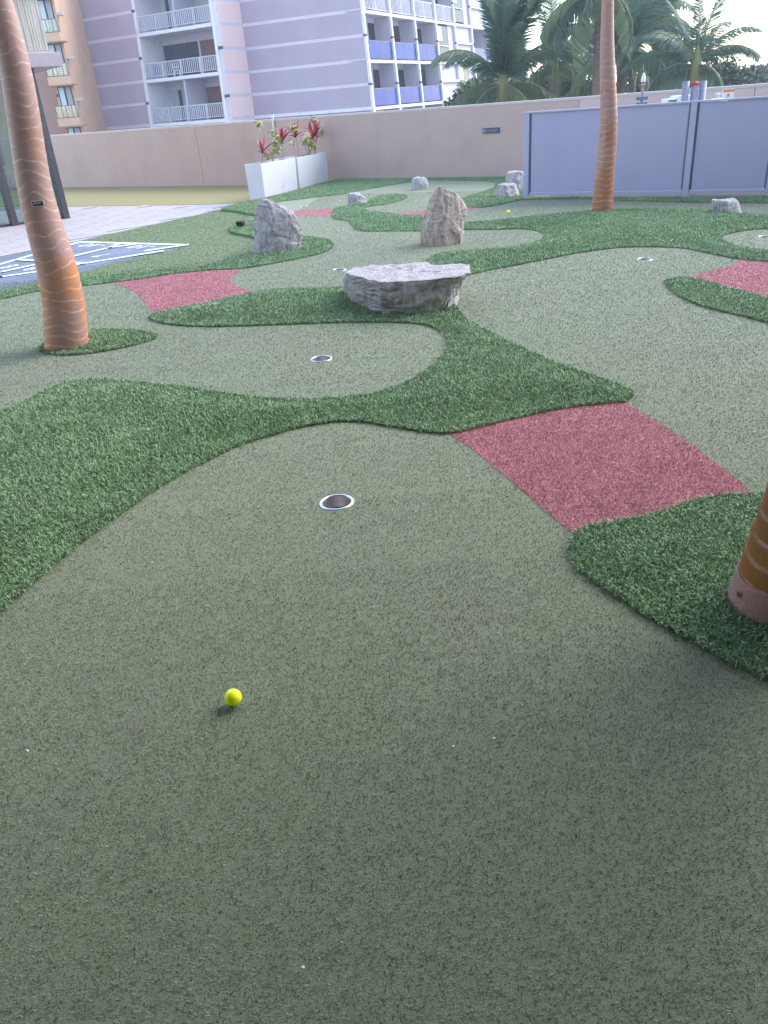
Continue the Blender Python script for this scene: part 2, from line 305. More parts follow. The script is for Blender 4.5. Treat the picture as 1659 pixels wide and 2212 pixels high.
def skirt(V3, F, z):
    """walls round the border of a triangulated sheet, down to z"""
    from collections import Counter
    ed = Counter(); dr = {}
    for f in F:
        for a, b in ((f[0], f[1]), (f[1], f[2]), (f[2], f[0])):
            ed[(min(a, b), max(a, b))] += 1; dr[(min(a, b), max(a, b))] = (a, b)
    V = list(map(tuple, V3)); G = [tuple(f) for f in F]
    for k, c in ed.items():
        if c == 1:
            a, b = dr[k]; i = len(V); V += [(V3[a][0], V3[a][1], z), (V3[b][0], V3[b][1], z)]
            G += [(b, a, i), (b, i, i+1)]
    return np.array(V), np.array(G)
def blades(P, zroot, length, width, lean, nseg=2, tintv=None, curl=.5):
    """grass blades on points P: arrays of verts, tris, tint"""
    n = len(P); a = rng.uniform(0, 2*PI, n); ln = rng.uniform(lean[0], lean[1], n); az = rng.uniform(0, 2*PI, n)
    Lh = length*rng.uniform(.7, 1.25, n); w = width*rng.uniform(.7, 1.3, n)
    dx, dy = np.cos(az), np.sin(az); sx, sy = -np.sin(a)*w/2, np.cos(a)*w/2
    base = np.c_[P[:, 0], P[:, 1], zroot]; tint = rng.beta(2.2, 2.2, n) if tintv is None else tintv
    h1 = Lh*.55; l1 = h1*np.sin(ln*.6); z1 = h1*np.cos(ln*.6)
    mid = base+np.c_[dx*l1, dy*l1, z1]; l2 = l1+Lh*.45*np.sin(np.minimum(ln*(1+curl), 1.9)); z2 = z1+Lh*.45*np.cos(np.minimum(ln*(1+curl), 1.9))
    tip = base+np.c_[dx*l2, dy*l2, z2]; s = np.c_[sx, sy, np.zeros(n)]
    if nseg == 1:
        V = np.stack([base-s, base+s, tip], 1).reshape(-1, 3); F = np.arange(3*n).reshape(-1, 3); return V, F, np.repeat(tint, 3)
    V = np.stack([base-s, base+s, mid+s*.8, mid-s*.8, tip], 1).reshape(-1, 3); o = (np.arange(n)*5)[:, None]
    F = np.concatenate([o+np.array([0, 1, 2]), o+np.array([0, 2, 3]), o+np.array([3, 2, 4])], 0); return V, F, np.repeat(tint, 5)
def sample(poly, dens, xr=None):
    """random points inside poly; dens(d) per square metre with d the distance from the eye's foot"""
    lo, hi = poly.min(0), poly.max(0); lo = np.maximum(lo, (-9, .2)); hi = np.minimum(hi, (9, 17)); out = []
    if (hi <= lo).any(): return np.zeros((0, 2))
    cell = .5
    for x in np.arange(lo[0], hi[0], cell):
        for y in np.arange(lo[1], hi[1], cell):
            if abs(x+cell/2) > .72*(y+cell)+.85: continue          # well outside anything a camera near here sees
            k = dens(math.hypot(x+cell/2, y+cell/2)); n = rng.poisson(k*cell*cell)
            if n: out.append(rng.uniform((x, y), (x+cell, y+cell), (n, 2)))
    if not out: return np.zeros((0, 2))
    P = np.concatenate(out); return P[inside(P, poly)]

# ------------------------------------------------------------ outlines (world metres, measured from the photograph)
def W2(pts, z=0.): return [tuple(gnd(x, y, z)[:2]) for x, y in pts]
ROUGH = {}
ROUGH['hub'] = W2([(-160,985),(-60,925),(0,895),(60,868),(120,838),(165,826),(215,822),(270,826),(340,833),(420,843),(500,855),(570,864),(650,866),(730,863),(800,855),(860,838),(910,812),(950,780),(968,752),(968,735),(955,717),(925,704),(880,698),(820,697),(760,697),(680,699),(600,702),(520,705),(440,706),(380,703),(340,696),(323,688),(335,680),(365,672),(430,660),(500,645),(560,632),(600,627),(660,626),(720,624),(760,622),(800,624),(860,632),(920,642),(975,657),(1000,688),(1040,712),(1100,742),(1160,770),(1220,795),(1280,815),(1330,832),(1362,848),(1366,858),(1350,869),(1300,873),(1240,880),(1180,890),(1120,903),(1050,920),(990,935),(960,937),(920,934),(870,926),(820,917),(770,911),(720,912),(680,918),(640,926),(580,943),(520,962),(460,990),(400,1021),(330,1063),(270,1105),(200,1155),(130,1210),(60,1270),(0,1325),(-80,1400),(-180,1500),(-300,1400),(-260,1100)])
ROUGH['left'] = W2([(-120,672),(0,648),(60,634),(120,624),(180,618),(240,611),(300,604),(380,592),(470,583),(530,580),(600,568),(660,556),(700,546),(717,535),(718,526),(700,518),(660,513),(610,512),(565,520),(540,545),(490,563),(439,576),(350,584),(264,590),(185,598),(90,616),(0,631),(-120,650)])
ROUGH['back'] = W2([(479,452),(512,442),(545,434),(573,429),(650,409),(711,392.5),(742,387.5),(820,386),(900,385),(1000,384.4),(1100,383.6),(1150,384),(1148,392),(1110,394),(1073,395),(1050,391.5),(980,390),(930,389.5),(884,394),(840,401),(790,410),(748,419),(705,424),(647,431),(605,436),(585,445),(572,458),(547,463),(510,456)])
ROUGH['nook'] = W2([(547,476),(513,483),(500,490),(498,496),(503,502),(528,507),(547,511),(575,520),(610,512),(610,480),(580,472)])
ROUGH['fence'] = W2([(1073,395),(1068,406),(1036,418),(1005,428),(985,436),(985,446),(1007,447),(1036,449),(1068,445),(1103,437),(1129,432.5),(1195,431),(1274,430),(1310,432.5),(1357,434.5),(1453,437),(1537,438),(1659,439.5),(1760,441),(1760,424),(1659,426),(1453,428.5),(1262,428),(1180,428),(1142,424),(1150,392),(1110,392)])
ROUGH['mid'] = W2([(718,467),(725,451),(751,446),(785,440),(811,428),(841,421.5),(868,421.5),(879,425.5),(870,432),(835,442),(800,446),(785,451),(796,457),(840,462),(870,467),(909,467.5),(960,474),(1010,482),(1036,480.5),(1102,474.5),(1169,466),(1235,460.5),(1277,457),(1324,453.5),(1420,453),(1527,453),(1602,462),(1659,467),(1760,474),(1790,495),(1720,494),(1659,495),(1621,497),(1585,503),(1562,510),(1558,517),(1571,527),(1597,536),(1659,543),(1740,551),(1760,575),(1659,566),(1597,560),(1537,549),(1501,541),(1465,536),(1406,534),(1346,535),(1298,540),(1261,545),(1208,555),(1142,568),(1103,576),(1064,583),(1023,592),(985,598),(940,590),(920,573),(922,566),(934,557),(957,548),(984,544),(1050,540),(1103,536),(1142,529),(1166,522),(1177,513),(1175,506),(1164,500),(1142,496),(1116,495),(1075,496.5),(1007,497),(960,499),(909,499.5),(825,500),(790,500),(772,497),(763,488),(751,478),(725,474)])
ROUGH['spit'] = W2([(1438,610),(1446,605.5),(1461,603.5),(1485,602.5),(1514,608),(1550,618),(1597,631),(1659,648),(1760,674),(1760,728),(1659,698),(1609,685),(1549,671),(1501,656),(1466,640),(1446,622)])
ROUGH['near'] = W2([(1634,1073),(1604,1074),(1569,1075.6),(1528,1081),(1478,1094),(1428,1112),(1367,1127),(1302,1137),(1266,1145),(1246,1157),(1235,1177),(1236,1203),(1256,1233),(1297,1263),(1357,1304),(1428,1349),(1503,1389),(1579,1432),(1659,1467),(1760,1520),(1900,1560),(2000,1300),(1900,1100),(1740,1062)])
ROUGH['trunk'] = W2([(87,757),(100,742),(140,726),(190,717.6),(238,713.6),(291,716),(323,720),(340,726),(333,733),(304,743),(251,755),(185,765),(140,768),(100,764)])
RED = {}
RED['near'] = W2([(970,937),(1050,921),(1120,904),(1180,891),(1240,881),(1300,874),(1350,869),(1400,900),(1470,945),(1540,995),(1600,1043),(1634,1073),(1604,1076),(1569,1078),(1528,1084),(1478,1097),(1428,1115),(1367,1130),(1302,1140),(1246,1158),(1220,1140),(1150,1078),(1080,1020),(1020,970)])
RED['left'] = W2([(238,613),(291,605),(344,596),(439,586),(521,582),(510,592),(498,600),(495,605),(499,611),(516,621),(540,627),(567,632),(500,647),(430,662),(365,674),(336,681),(322,663),(304,642),(288,628),(264,618)])
RED['far'] = W2([(600,457.5),(634,455.6),(677,453),(727,450.5),(724,462),(717,468),(677,468),(600,465)])
RED['gap'] = W2([(840,461.5),(878,458.5),(909,455.5),(960,450),(1007,446),(1038,450),(1007,454),(960,462),(909,467),(870,467)])
RED['right'] = W2([(1485,602.5),(1513,590.5),(1549,582),(1580,575),(1592,569),(1596,560),(1659,566),(1760,576),(1760,676),(1659,649),(1597,632),(1550,619),(1514,609)])
CUPS = [((727,1085),1.0),((694,775),1.0),((733,583),1.0),((1392,560.5),1.0),((1653,512),.9),((656,446),.9)]
rough_polys = {k: smooth_poly(v, .05) for k, v in ROUGH.items()}
red_polys = {}
for k, v in RED.items():
    a = np.array(v); o = []
    for i in range(len(a)):
        p, q = a[i], a[(i+1) % len(a)]; m = max(1, int(np.linalg.norm(q-p)/.06)); o += [p+(q-p)*j/m for j in range(m)]
    red_polys[k] = np.array(o)
cup_xy = [gnd(*c[0]) for c in CUPS]; CUP_R = .0665

# wall line and its frame
WA, WB = Vector((-.35, 16.75, 0)), Vector((2.57, 14.52, 0)); WDIR = (WB-WA).normalized(); WN = Vector((WDIR.y, -WDIR.x, 0))
if WN.y > 0: WN = -WN
def wall_u(x, y): return (on_plane(x, y, WA, WN)-WA).dot(WDIR)

# ------------------------------------------------------------ ground, deck, greens
def flat(name, pts, z, m, label, kind='structure', zlow=None):
    V, F = cdt(pts); V3 = np.c_[V, np.full(len(V), z)]
    if zlow is not None: V3, F = skirt(V3, F, zlow)
    o = link(name, np_mesh(name, V3, F), None, m); tag(o, label, None, None, kind); return o
flat('ground', [(-110,-60),(110,-60),(110,150),(-110,150)], -12.2, M['street'], 'street level ground far below the rooftop deck')
ext = WA+WDIR*-30; ex2 = WA+WDIR*40
flat('deck', [(-26,-8),(34,-8),(ex2.x,ex2.y),(ext.x,ext.y)], -.13, M['deck'], 'concrete deck that carries the mini golf course', zlow=-.6)
zl = -.02; zp = -.09
lawn_in = [(-120,662),(0,640),(90,623),(185,607),(264,600),(350,590),(439,580),(545,550),(600,520),(575,470),(547,466),(479,454)]
green_left = W2([(-120,662),(0,640),(90,623),(185,607),(264,600),(350,590),(439,580),(500,570),(560,545),(570,515),(560,495),(585,470),(545,458),(505,452),(545,438),(573,430),(650,411)])
wl = [WA+WDIR*s-WN*-.02 for s in (1.1, 4, 8, 14)]
green_pts = [(-7,1.0),(-7,4.6)]+green_left+[tuple((WA+WDIR*s)[:2]) for s in (.15, 3, 7, 13)]+[(13,2),(13,-6),(-7,-6)]
holes = [[(c.x+CUP_R*math.cos(2*PI*k/24), c.y+CUP_R*math.sin(2*PI*k/24)) for k in range(24)] for c in cup_xy]
V, F = cdt(green_pts, holes); V3, F3 = skirt(np.c_[V, np.zeros(len(V))], F, -.125)
tag(link('putting_green', np_mesh('putting_green', V3, F3), None, M['green']), 'short olive green putting turf covering the whole mini golf course', None, None, 'structure')
# fine fibres of the putting turf, densest where the photo shows them
excl = list(rough_polys.values())+list(red_polys.values())
region = np.array(W2([(-420,2300),(2080,2300),(2150,1500),(2150,900),(1900,560),(1659,400),(700,420),(480,560),(-260,640),(-420,1100)]))
P = sample(region, lambda d: 76000 if d < 2.0 else max(7500, 76000*(2.0/d)**1.4))
ok = np.ones(len(P), bool)
for e in excl:
    lo, hi = e.min(0), e.max(0); w = ok & (P[:, 0] > lo[0]) & (P[:, 0] < hi[0]) & (P[:, 1] > lo[1]) & (P[:, 1] < hi[1]); i = np.where(w)[0]; ok[i[inside(P[i], e)]] = False
for c in cup_xy: ok &= np.hypot(P[:, 0]-c.x, P[:, 1]-c.y) > CUP_R+.006
P = P[ok]; D = np.hypot(P[:, 0], P[:, 1]); sc = np.clip(D/2.2, 1, 3)
V, F, T = blades(P, np.zeros(len(P))-.001, .0095*sc**.3, .0020*sc**.55, (.55, 1.4), 1)
print('putting fibres', len(F))
tag(link('putting_turf_pile', np_mesh('putting_turf_pile', V, F, None, {'tint': T}), None, M['pile']), 'short curly fibres of the olive putting turf', None, None, 'stuff')
# lawn, yellow strip, paving
paved = [(-900,640),(-300,585),(0,555),(177,519.5),(439,462),(512,444)]
lawn_pts = W2([(-700,690)]+[(x, y) for x, y in lawn_in], zl)+W2([(512,443),(439,461.5),(177,519),(0,554),(-700,720*.86)], zl)
V, F = cdt(lawn_pts); V3, F3 = skirt(np.c_[V, np.full(len(V), zl)], F, -.125)
lawn_poly = np.array(lawn_pts)
P = sample(lawn_poly, lambda d: 7500); bV, bF, bT = blades(P, np.full(len(P), zl), .011, .005, (.5, 1.3), 1)
nv = len(V3); tag(link('lawn', np_mesh('lawn', np.r_[V3, bV], np.r_[F3, bF+nv], np.r_[np.zeros(len(F3)), np.ones(len(bF))], {'tint': np.r_[np.zeros(nv), bT]}), None, [M['lawn'], M['lawnpile']]), 'smooth mid green artificial lawn between court and mini golf', None, None, 'structure')
wfl = WA+WDIR*-14
strip_pts = W2([(-300,447),(0,446),(152,445.5),(439,441.5),(520,437.5),(600,427),(650,412)], zp)+[tuple((WA+WDIR*.2)[:2]), tuple(wfl[:2])]
flat('yellow_turf', strip_pts, zp, M['strip'], 'worn yellow green turf strip along the foot of the wall', zlow=-.125)
pav_pts = W2([(-900,660),(0,560),(177,523),(439,466),(520,446),(545,440),(520,436.8),(439,441),(152,445),(0,445.5),(-300,446.5)], zp)+[(-16,15)]
paving = flat('paving', pav_pts, zp-.006, M['paver'], 'pale concrete pavers beside the glass pavilion')
PVA = (gnd(148,470,zp)-gnd(34,486,zp)); PVA.z = 0; PVA.normalize(); PVN = Vector((PVA.y, -PVA.x, 0))   # pavilion front direction and outward normal
po = gnd(148,470,zp); pm = None; pp = np.array(pav_pts)
for i in range(-14, 16):
    for j in range(-12, 14):
        c = [po+PVA*((i+(.5 if j % 2 else 0)+a)*.62)+PVN*((j+b)*.31) for a, b in ((0,0),(1,0),(1,1),(0,1))]
        if not inside(np.array([p[:2] for p in c]), pp).all(): continue
        if pm is None: pm = MB().box(.004,.616,.004,.306,0,.012).mesh('paver'); pm.materials.append(M['paver'])
        o = link('paver', pm, paving); o.location = (c[0].x, c[0].y, zp-.008); o.rotation_euler.z = math.atan2(PVA.y, PVA.x)
        if PVN.dot(Vector((-PVA.y, PVA.x, 0))) < 0: o.location = (c[3].x, c[3].y, zp-.008)

# rough and red turf pieces
lab = {'hub': ('large dark green rough turf sweeping from the left edge to the red patch', ), 'left': ('dark green rough strip under the tall grey boulder, beside the lawn',), 'back': ('dark green rough band along the foot of the wall by the planters',), 'nook': ('small dark green rough patch round the black spotlight',), 'fence': ('dark green rough strip along the foot of the grey fence',), 'mid': ('wide dark green rough area round the slim palm trunk and small boulders',), 'spit': ('pointed tongue of dark green rough below the right red patch',), 'near': ('dark green rough lawn round the nearest palm trunk at right',), 'trunk': ('small oval of dark green rough round the left palm trunk',)}
def dome(d, amp): t = np.clip(d/.35, 0, 1); return amp*t*t*(3-2*t)
for k, poly in rough_polys.items():
    amp = {'hub': .035, 'mid': .04, 'near': .012, 'left': .02}.get(k, .008); lo, hi = poly.min(0), poly.max(0)
    gx, gy = np.meshgrid(np.arange(lo[0], hi[0], .11), np.arange(lo[1], hi[1], .11)); G = np.c_[gx.ravel(), gy.ravel()]+rng.uniform(-.02, .02, (gx.size, 2))
    G = G[inside(G, poly)]; G = G[edge_dist(G, poly) > .035] if len(G) else G
    V, F = cdt(poly, (), G); V3 = np.c_[V, .006+dome(edge_dist(V, poly), amp)]; V3, F3 = skirt(V3, F, -.12)
    P = sample(poly, lambda d: float(np.clip(38000*(2.6/d)**1.25, 4800, 38000)))
    q = np.roll(poly, -1, 0); el = np.linalg.norm(q-poly, axis=1); mid_ = (q+poly)/2; dd = np.hypot(mid_[:, 0], mid_[:, 1]); ne = rng.poisson(el*np.clip(900*(2.6/dd), 150, 1000)*((mid_[:, 1] > .3) & (np.abs(mid_[:, 0]) < .62*mid_[:, 1]+.8)))
    ii = np.repeat(np.arange(len(poly)), ne); t_ = rng.random((len(ii), 1)); P = np.r_[P, poly[ii]*(1-t_)+q[ii]*t_+rng.normal(0, .006, (len(ii), 2))]; ed = edge_dist(P, poly)
    D = np.hypot(P[:, 0], P[:, 1]); sc = np.clip(D/2.6, 1, 3.6)
    zr = .004+dome(ed, amp); flow = .5+.5*np.array([noise.noise((p[0]*3, p[1]*3, 1.)) for p in P[::1]]) if len(P) < 60000 else .5+.5*np.sin(P[:, 0]*5+np.sin(P[:, 1]*4)*1.6)*np.sin(P[:, 1]*6+1)
    bV, bF, bT = blades(P, zr, .022+.004*flow, .0036*sc**.65, (.3, 1.25), 2, np.clip(rng.beta(2, 2.4, len(P))*.85+.22*(flow-.4), 0, 1), .7)
    nv = len(V3); me = np_mesh('rough_turf', np.r_[V3, bV], np.r_[F3, bF+nv], np.r_[np.zeros(len(F3)), np.ones(len(bF))], {'tint': np.r_[np.zeros(nv), bT]})
    tag(link('rough_turf', me, None, [M['rough'], M['blade']]), lab[k][0], None, None, 'stuff'); print('rough', k, len(bF))
lab = {'near': 'large square patch of red turf crossing the nearest green', 'left': 'red turf patch beside the left palm trunk and flat boulder', 'far': 'narrow red turf patch behind the tall grey boulder', 'gap': 'narrow red turf patch behind the pointed warm boulder', 'right': 'red turf patch at the right edge above the rough tongue'}
for k, poly in red_polys.items():
    V, F = cdt(poly); V3, F3 = skirt(np.c_[V, np.full(len(V), .0015)], F, -.02)
    P = sample(poly, lambda d: float(np.clip(60000*(3/d)**1.6, 4000, 60000))); sc = np.clip(np.hypot(P[:, 0], P[:, 1])/3, 1, 3)
    P = P+rng.normal(0, .0035, P.shape); bV, bF, bT = blades(P, np.full(len(P), .001), .011, .0027*sc**.7, (.4, 1.3), 1); nv = len(V3)
    tag(link('red_turf', np_mesh('red_turf', np.r_[V3, bV], np.r_[F3, bF+nv], np.r_[np.zeros(len(F3)), np.ones(len(bF))], {'tint': np.r_[np.zeros(nv), bT]}), None, [M['red'], M['redpile']]), lab[k], None, None, 'stuff')

# ------------------------------------------------------------ shuffleboard court
zc = -.014
def cz(pts): return [((0+x/2.183)/1.8228, (920+y/2.183)/1.8228) for x, y in pts]
b0, b1 = (gnd(*cz([p])[0], zc) for p in ((690,70),(1600,95)))
c0, c1 = (gnd(*cz([p])[0], zc) for p in ((935,120),(0,330)))
CU = (c1-c0).normalized(); CV = (b1-b0); CV = (CV-CU*CV.dot(CU)).normalized()
court = empty('shuffleboard_court', b0+Vector((0,0,-.03)), 0, 'blue grey tiled shuffleboard court with white lines and numbers', 'court')
cpoly = np.array([tuple(gnd(*p, zc)[:2]) for p in cz([(-1500,520),(0,200),(690,62),(1612,95),(1390,156),(1000,243),(700,326),(0,490),(-1500,830)])])
inv = Vector(court.location)
V, F = cdt(cpoly); V3, F3 = skirt(np.c_[V, np.full(len(V), zc-.004)], F, -.06)
link('court_base', np_mesh('court_base', V3-np.array(inv), F3), court, M['tile'])
tm = MB().box(.003,.302,.003,.302,0,.006).mesh('court_tile'); tm.materials.append(M['tile']); nt_ = 0
for i in range(-4, 30):
    for j in range(-12, 16):
        q = [b0+CU*((i+a)*.305)+CV*((j+b)*.305) for a, b in ((0,0),(1,0),(1,1),(0,1))]
        if inside(np.array([p[:2] for p in q]), cpoly).all() and q[0].y > 5.5 and nt_ < 290:
            nt_ += 1; o = link('tile', tm, court); M4 = Matrix(((CU.x, CV.x, 0, q[0].x-inv.x), (CU.y, CV.y, 0, q[0].y-inv.y), (0, 0, 1, zc-.005-inv.z), (0, 0, 0, 1)))
            if CU.cross(CV).z < 0: M4 = Matrix(((CV.x, CU.x, 0, q[0].x-inv.x), (CV.y, CU.y, 0, q[0].y-inv.y), (0, 0, 1, zc-.005-inv.z), (0, 0, 0, 1)))
            o.matrix_basis = M4
def stripe(pts, w, z, k):
    mb = MB(); q = [gnd(*p, z)-inv for p in cz(pts)]
    for a, b in zip(q, q[1:]):
        d = (b-a).normalized(); s = Vector((-d.y, d.x, 0))*w/2; a2, b2 = a-d*w*.3, b+d*w*.3
        mb.add([a2-s, b2-s, b2+s, a2+s], [(0,1,2,3) if True else ()])
    return mb.build('court_line', M['line'], court)
for n_, pts in enumerate([[(-700,452),(0,262),(150,218),(690,70)], [(690,70),(1600,95)], [(1600,95),(1255,145)], [(1390,148),(700,258),(345,322),(0,370),(-700,475)], [(935,120),(620,195),(0,330),(-700,470)], [(1050,76),(935,120),(1160,89)], [(150,221),(710,253)]]):
    stripe(pts, .075, zc+.004+.0012*n_, n_)
def text_mesh(s, size):
    cu = bpy.data.curves.new('t', 'FONT'); cu.body = s; cu.size = size; cu.align_x = 'CENTER'; cu.align_y = 'CENTER'; cu.resolution_u = 3
    o = bpy.data.objects.new('t', cu); me = bpy.data.meshes.new_from_object(o); bpy.data.objects.remove(o); return me
for s, p in (('-10',(1225,112)),('-10',(800,100)),('7',(880,184)),('7',(560,150)),('8',(290,296)),('8',(88,280))):
    me = text_mesh(s, .30); me.materials.append(M['line']); o = link('court_number', me, court); c = gnd(*cz([p])[0], zc+.003)-inv
    ux = -CV; uy = CU
    if ux.cross(uy).z < 0: ux = -ux
    o.matrix_basis = Matrix(((ux.x, uy.x, 0, c.x), (ux.y, uy.y, 0, c.y), (0, 0, 1, c.z), (0, 0, 0, 1)))

# ------------------------------------------------------------ parapet wall
WH = 1.16; TH = .22
wroot = empty('parapet_wall', WA, math.atan2(WDIR.y, WDIR.x), 'long beige stucco parapet wall closing off the deck', 'wall')
joints = [-24, wall_u(430,330), wall_u(1251,211), wall_u(1490,195)+.9, 22]
sgn = 1 if WN.dot(Vector((-WDIR.y, WDIR.x, 0))) > 0 else -1
for a, b in zip(joints, joints[1:]):
    MB().box(a+.004, b-.004, min(0, -sgn*TH), max(0, -sgn*TH), -.13, WH-.045).build('wall_panel', M['wallpale'] if a > 3 else M['wall'], wroot, .004)
MB().box(joints[0], joints[-1], min(.004*sgn, -sgn*(TH+.004)), max(.004*sgn, -sgn*(TH+.004)), WH-.045, WH).build('coping', M['wallcap'], wroot, .006)
def wall_obj(x, y, off=.0):
    p = on_plane(x, y, WA+WN*off, WN); return p
wrz = math.atan2(WDIR.y, WDIR.x)
p = wall_obj(1060.5, 282, .012); pl = empty('wall_plaque', p, wrz+(PI if sgn > 0 else 0), 'small dark rectangular plaque mounted on the beige wall', 'plaque')
# local frame: x along wall, -y towards the viewer
pr_ = wrz; pl.rotation_euler.z = pr_
s = -1 if sgn < 0 else 1
MB().box(-.165,.165,-.006,.006,-.042,.042).build('plate', M['plaque'], pl, .003)
MB().box(-.155,-.105,s*.006,s*.0085,-.03,.03).build('emblem', M['plaqueink'], pl)
mb = MB()
for i in range(9): mb.box(-.09+i*.026, -.09+i*.026+.016, s*.006, s*.0085, .002 if i % 3 else -.004, .018)
for i in range(7): mb.box(-.09+i*.03, -.09+i*.03+.018, s*.006, s*.0085, -.024, -.014)
mb.build('lettering', M['plaqueink'], pl)
p = wall_obj(591, 276, .03); MB().tube([(0,0,-.16),(0,0,.19)], .022, 10).tube([(0,0,.19),(0,0,.235)], .036, 10).build('standpipe', M['offwhite'], None, 0, p)
tag(bpy.data.objects['standpipe'], 'thin white standpipe with a cap on the wall behind the planter', 'pipe')

# ------------------------------------------------------------ grey fence and kerb
fp = [gnd(1137,430), gnd(1477,428), gnd(1659,424)]; FD = (fp[2]-fp[0]); FD.z = 0; FL = FD.length; FD.normalize()
FN = Vector((FD.y, -FD.x, 0)); FN = FN if FN.y < 0 else -FN; FH = 1.04
fence = empty('screen_fence', fp[0], math.atan2(FD.y, FD.x), 'grey lilac panel fence on square posts behind the boulders', 'fence')
u1 = (fp[1]-fp[0]).dot(FD); u2 = FL; us = [0, u1, u2, u2+(u2-u1)*1.05, u2+(u2-u1)*2.1]
for u in us: MB().box(u-.035, u+.035, -.035, .035, -.02, FH).build('post', M['fencemetal'], fence, .004)
for a, b in zip(us, us[1:]):
    MB().box(a+.062, b-.062, -.012, .012, .085, FH-.001).build('fence_panel', M['fence'], fence, .003)
    MB().box(a+.037, b-.037, -.02, .02, .045, .082).build('bottom_rail', M['fencemetal'], fence, .003)
    MB().box(a+.0355, a+.059, -.005, .005, .083, FH-.002).build('gap_strip', M['gap'], fence)
    MB().box(b-.059, b-.0355, -.005, .005, .083, FH-.002).build('gap_strip', M['gap'], fence)
MB().box(-.05, us[-1]+.05, -.03, .03, FH+.002, FH+.022).build('top_rail', M['fencemetal'], fence, .004)
k0 = fp[0]-FN*.10+FD*.25; k1 = fp[0]-FN*.10+FD*9
kb = MB(); kb.box(.3, 9, .05, .42, -.02, .05); kb.build('kerb', M['concrete'], None, .006, fp[0]); kbo = bpy.data.objects['kerb']; kbo.rotation_euler.z = math.atan2(FD.y, FD.x)
tag(kbo, 'white concrete kerb showing under the fence', None, None, 'structure')
if (-FN).dot(Vector((-FD.y, FD.x, 0))) < 0:
    for v in kbo.data.vertices: v.co.y *= -1

# things behind the fence
def zp3(p): return ((2450+p[0]/2.89)/1.8228, (260+p[1]/2.89)/1.8228)
def ground_at(px, Y): q = at(px[0], px[1], Y); return q
for x, top, red in ((730,172,0),(830,178,1),(925,168,0)):
    t = at(*zp3((x, top)), 11.2); r_ = .044
    o = empty('grey_pipe_post', (t.x, t.y, -.05), 0, ['', 'middle grey pipe post behind the fence, red band round its top'][red] if red else ('left plain grey pipe post of three behind the fence' if x < 800 else 'right plain grey pipe post of three behind the fence'), 'post', 'grey pipe posts behind the fence')
    zt = t.z+.05-(.03 if red else 0)
    MB().lathe([(r_,0),(r_,zt),(r_-.008,zt),(r_-.008,zt-.1)], 20).build('pipe', M['pipe'], o)
    if red: MB().lathe([(r_+.0015,zt-.012),(r_+.003,zt-.01),(r_+.003,zt+.022),(r_-.008,zt+.028),(r_-.012,zt+.034),(0,zt+.036)], 20).build('red_cap', M['redpaint'], o)
t = at(*zp3((247,75)), 11.6); o = empty('marker_post', (t.x, t.y, -.05), .3, 'post with white pointed cap, red rings and two grey blue clamps', 'post'); hh = t.z+.05
MB().tube([(0,0,0),(0,0,hh-.16)], .017, 12).build('pole', M['pipe'], o)
MB().lathe([(.029,hh-.108),(.031,hh-.085),(.026,hh-.05),(.014,hh-.016),(.004,hh),(0,hh)], 16).build('pointed_cap', M['offwhite'], o)
MB().lathe([(.018,hh-.16),(.023,hh-.16),(.023,hh-.108),(.029,hh-.108)], 16).build('neck', M['offwhite'], o)
for z in (.117,.152): MB().lathe([(.0235,hh-z-.010),(.027,hh-z-.007),(.027,hh-z+.003),(.0235,hh-z+.006)], 16).build('red_ring', M['redpaint'], o)
for z in (.30, .368): MB().box(-.07,.07,-.035,.035,hh-z-.02,hh-z+.02).box(-.085,-.072,-.015,.015,hh-z-.012,hh-z+.012).box(.072,.085,-.015,.015,hh-z-.012,hh-z+.012).build('clamp', M['bluegrey'], o, .004)
t = at(*zp3((640,335)), 11.9); o = empty('plastic_cabinet', (t.x, t.y, -.05), .2, 'white plastic cabinet with a green band behind the fence', 'cabinet'); hh = t.z+.05
MB().box(-.07,.21,-.10,.10,0,hh).build('cabinet_body', M['offwhite'], o, .015); MB().box(-.205,-.073,-.09,.09,0,hh-.03).build('side_box', M['offwhite'], o, .01); MB().box(-.20,-.08,-.0935,-.0905,hh-.075,hh-.045).build('green_band', M['greenprint'], o)
t = at(*zp3((1090,305)), 11.3); o = empty('chemical_drum', (t.x, t.y, -.05), 0, 'pale blue domed drum with white knob cap behind the fence', 'drum'); hh = t.z+.05
MB().lathe([(.14,0),(.15,.02),(.15,hh-.14),(.145,hh-.11),(.10,hh-.075),(.04,hh-.06),(0,hh-.058)], 28).build('drum_body', M['paleblue'], o); MB().lathe([(.02,hh-.062),(.02,hh-.03),(.03,hh-.03),(.03,hh-.004),(.0,hh)], 16).build('knob_cap', M['offwhite'], o)
t = at(*zp3((1210,262)), 11.7); o = empty('notice_board', (t.x, t.y, -.05), .1, 'white upright notice with orange heading behind the fence', 'sign'); hh = t.z+.05
MB().box(-.085,.085,-.008,.008,hh-.32,hh).build('board', M['offwhite'], o, .003); MB().box(-.084,.084,-.0115,-.0085,hh-.034,hh-.002).build('orange_heading', M['orange'], o)
MB().add([(-.03,-.011,hh-.09),(.03,-.011,hh-.09),(0,-.011,hh-.045),(-.03,-.0086,hh-.09),(.03,-.0086,hh-.09),(0,-.0086,hh-.045)], [(0,1,2),(5,4,3),(0,3,4,1),(1,4,5,2),(2,5,3,0)]).build('orange_triangle', M['orange'], o); MB().box(-.012,.012,-.006,.006,0,hh-.32).build('stake', M['pipe'], o)
t = at(*zp3((1270,358)), 11.3); o = empty('tool_bag', (t.x, t.y, -.05), .2, 'dark grey bag on a stand beside the orange headed notice', 'bag'); hh = t.z+.05
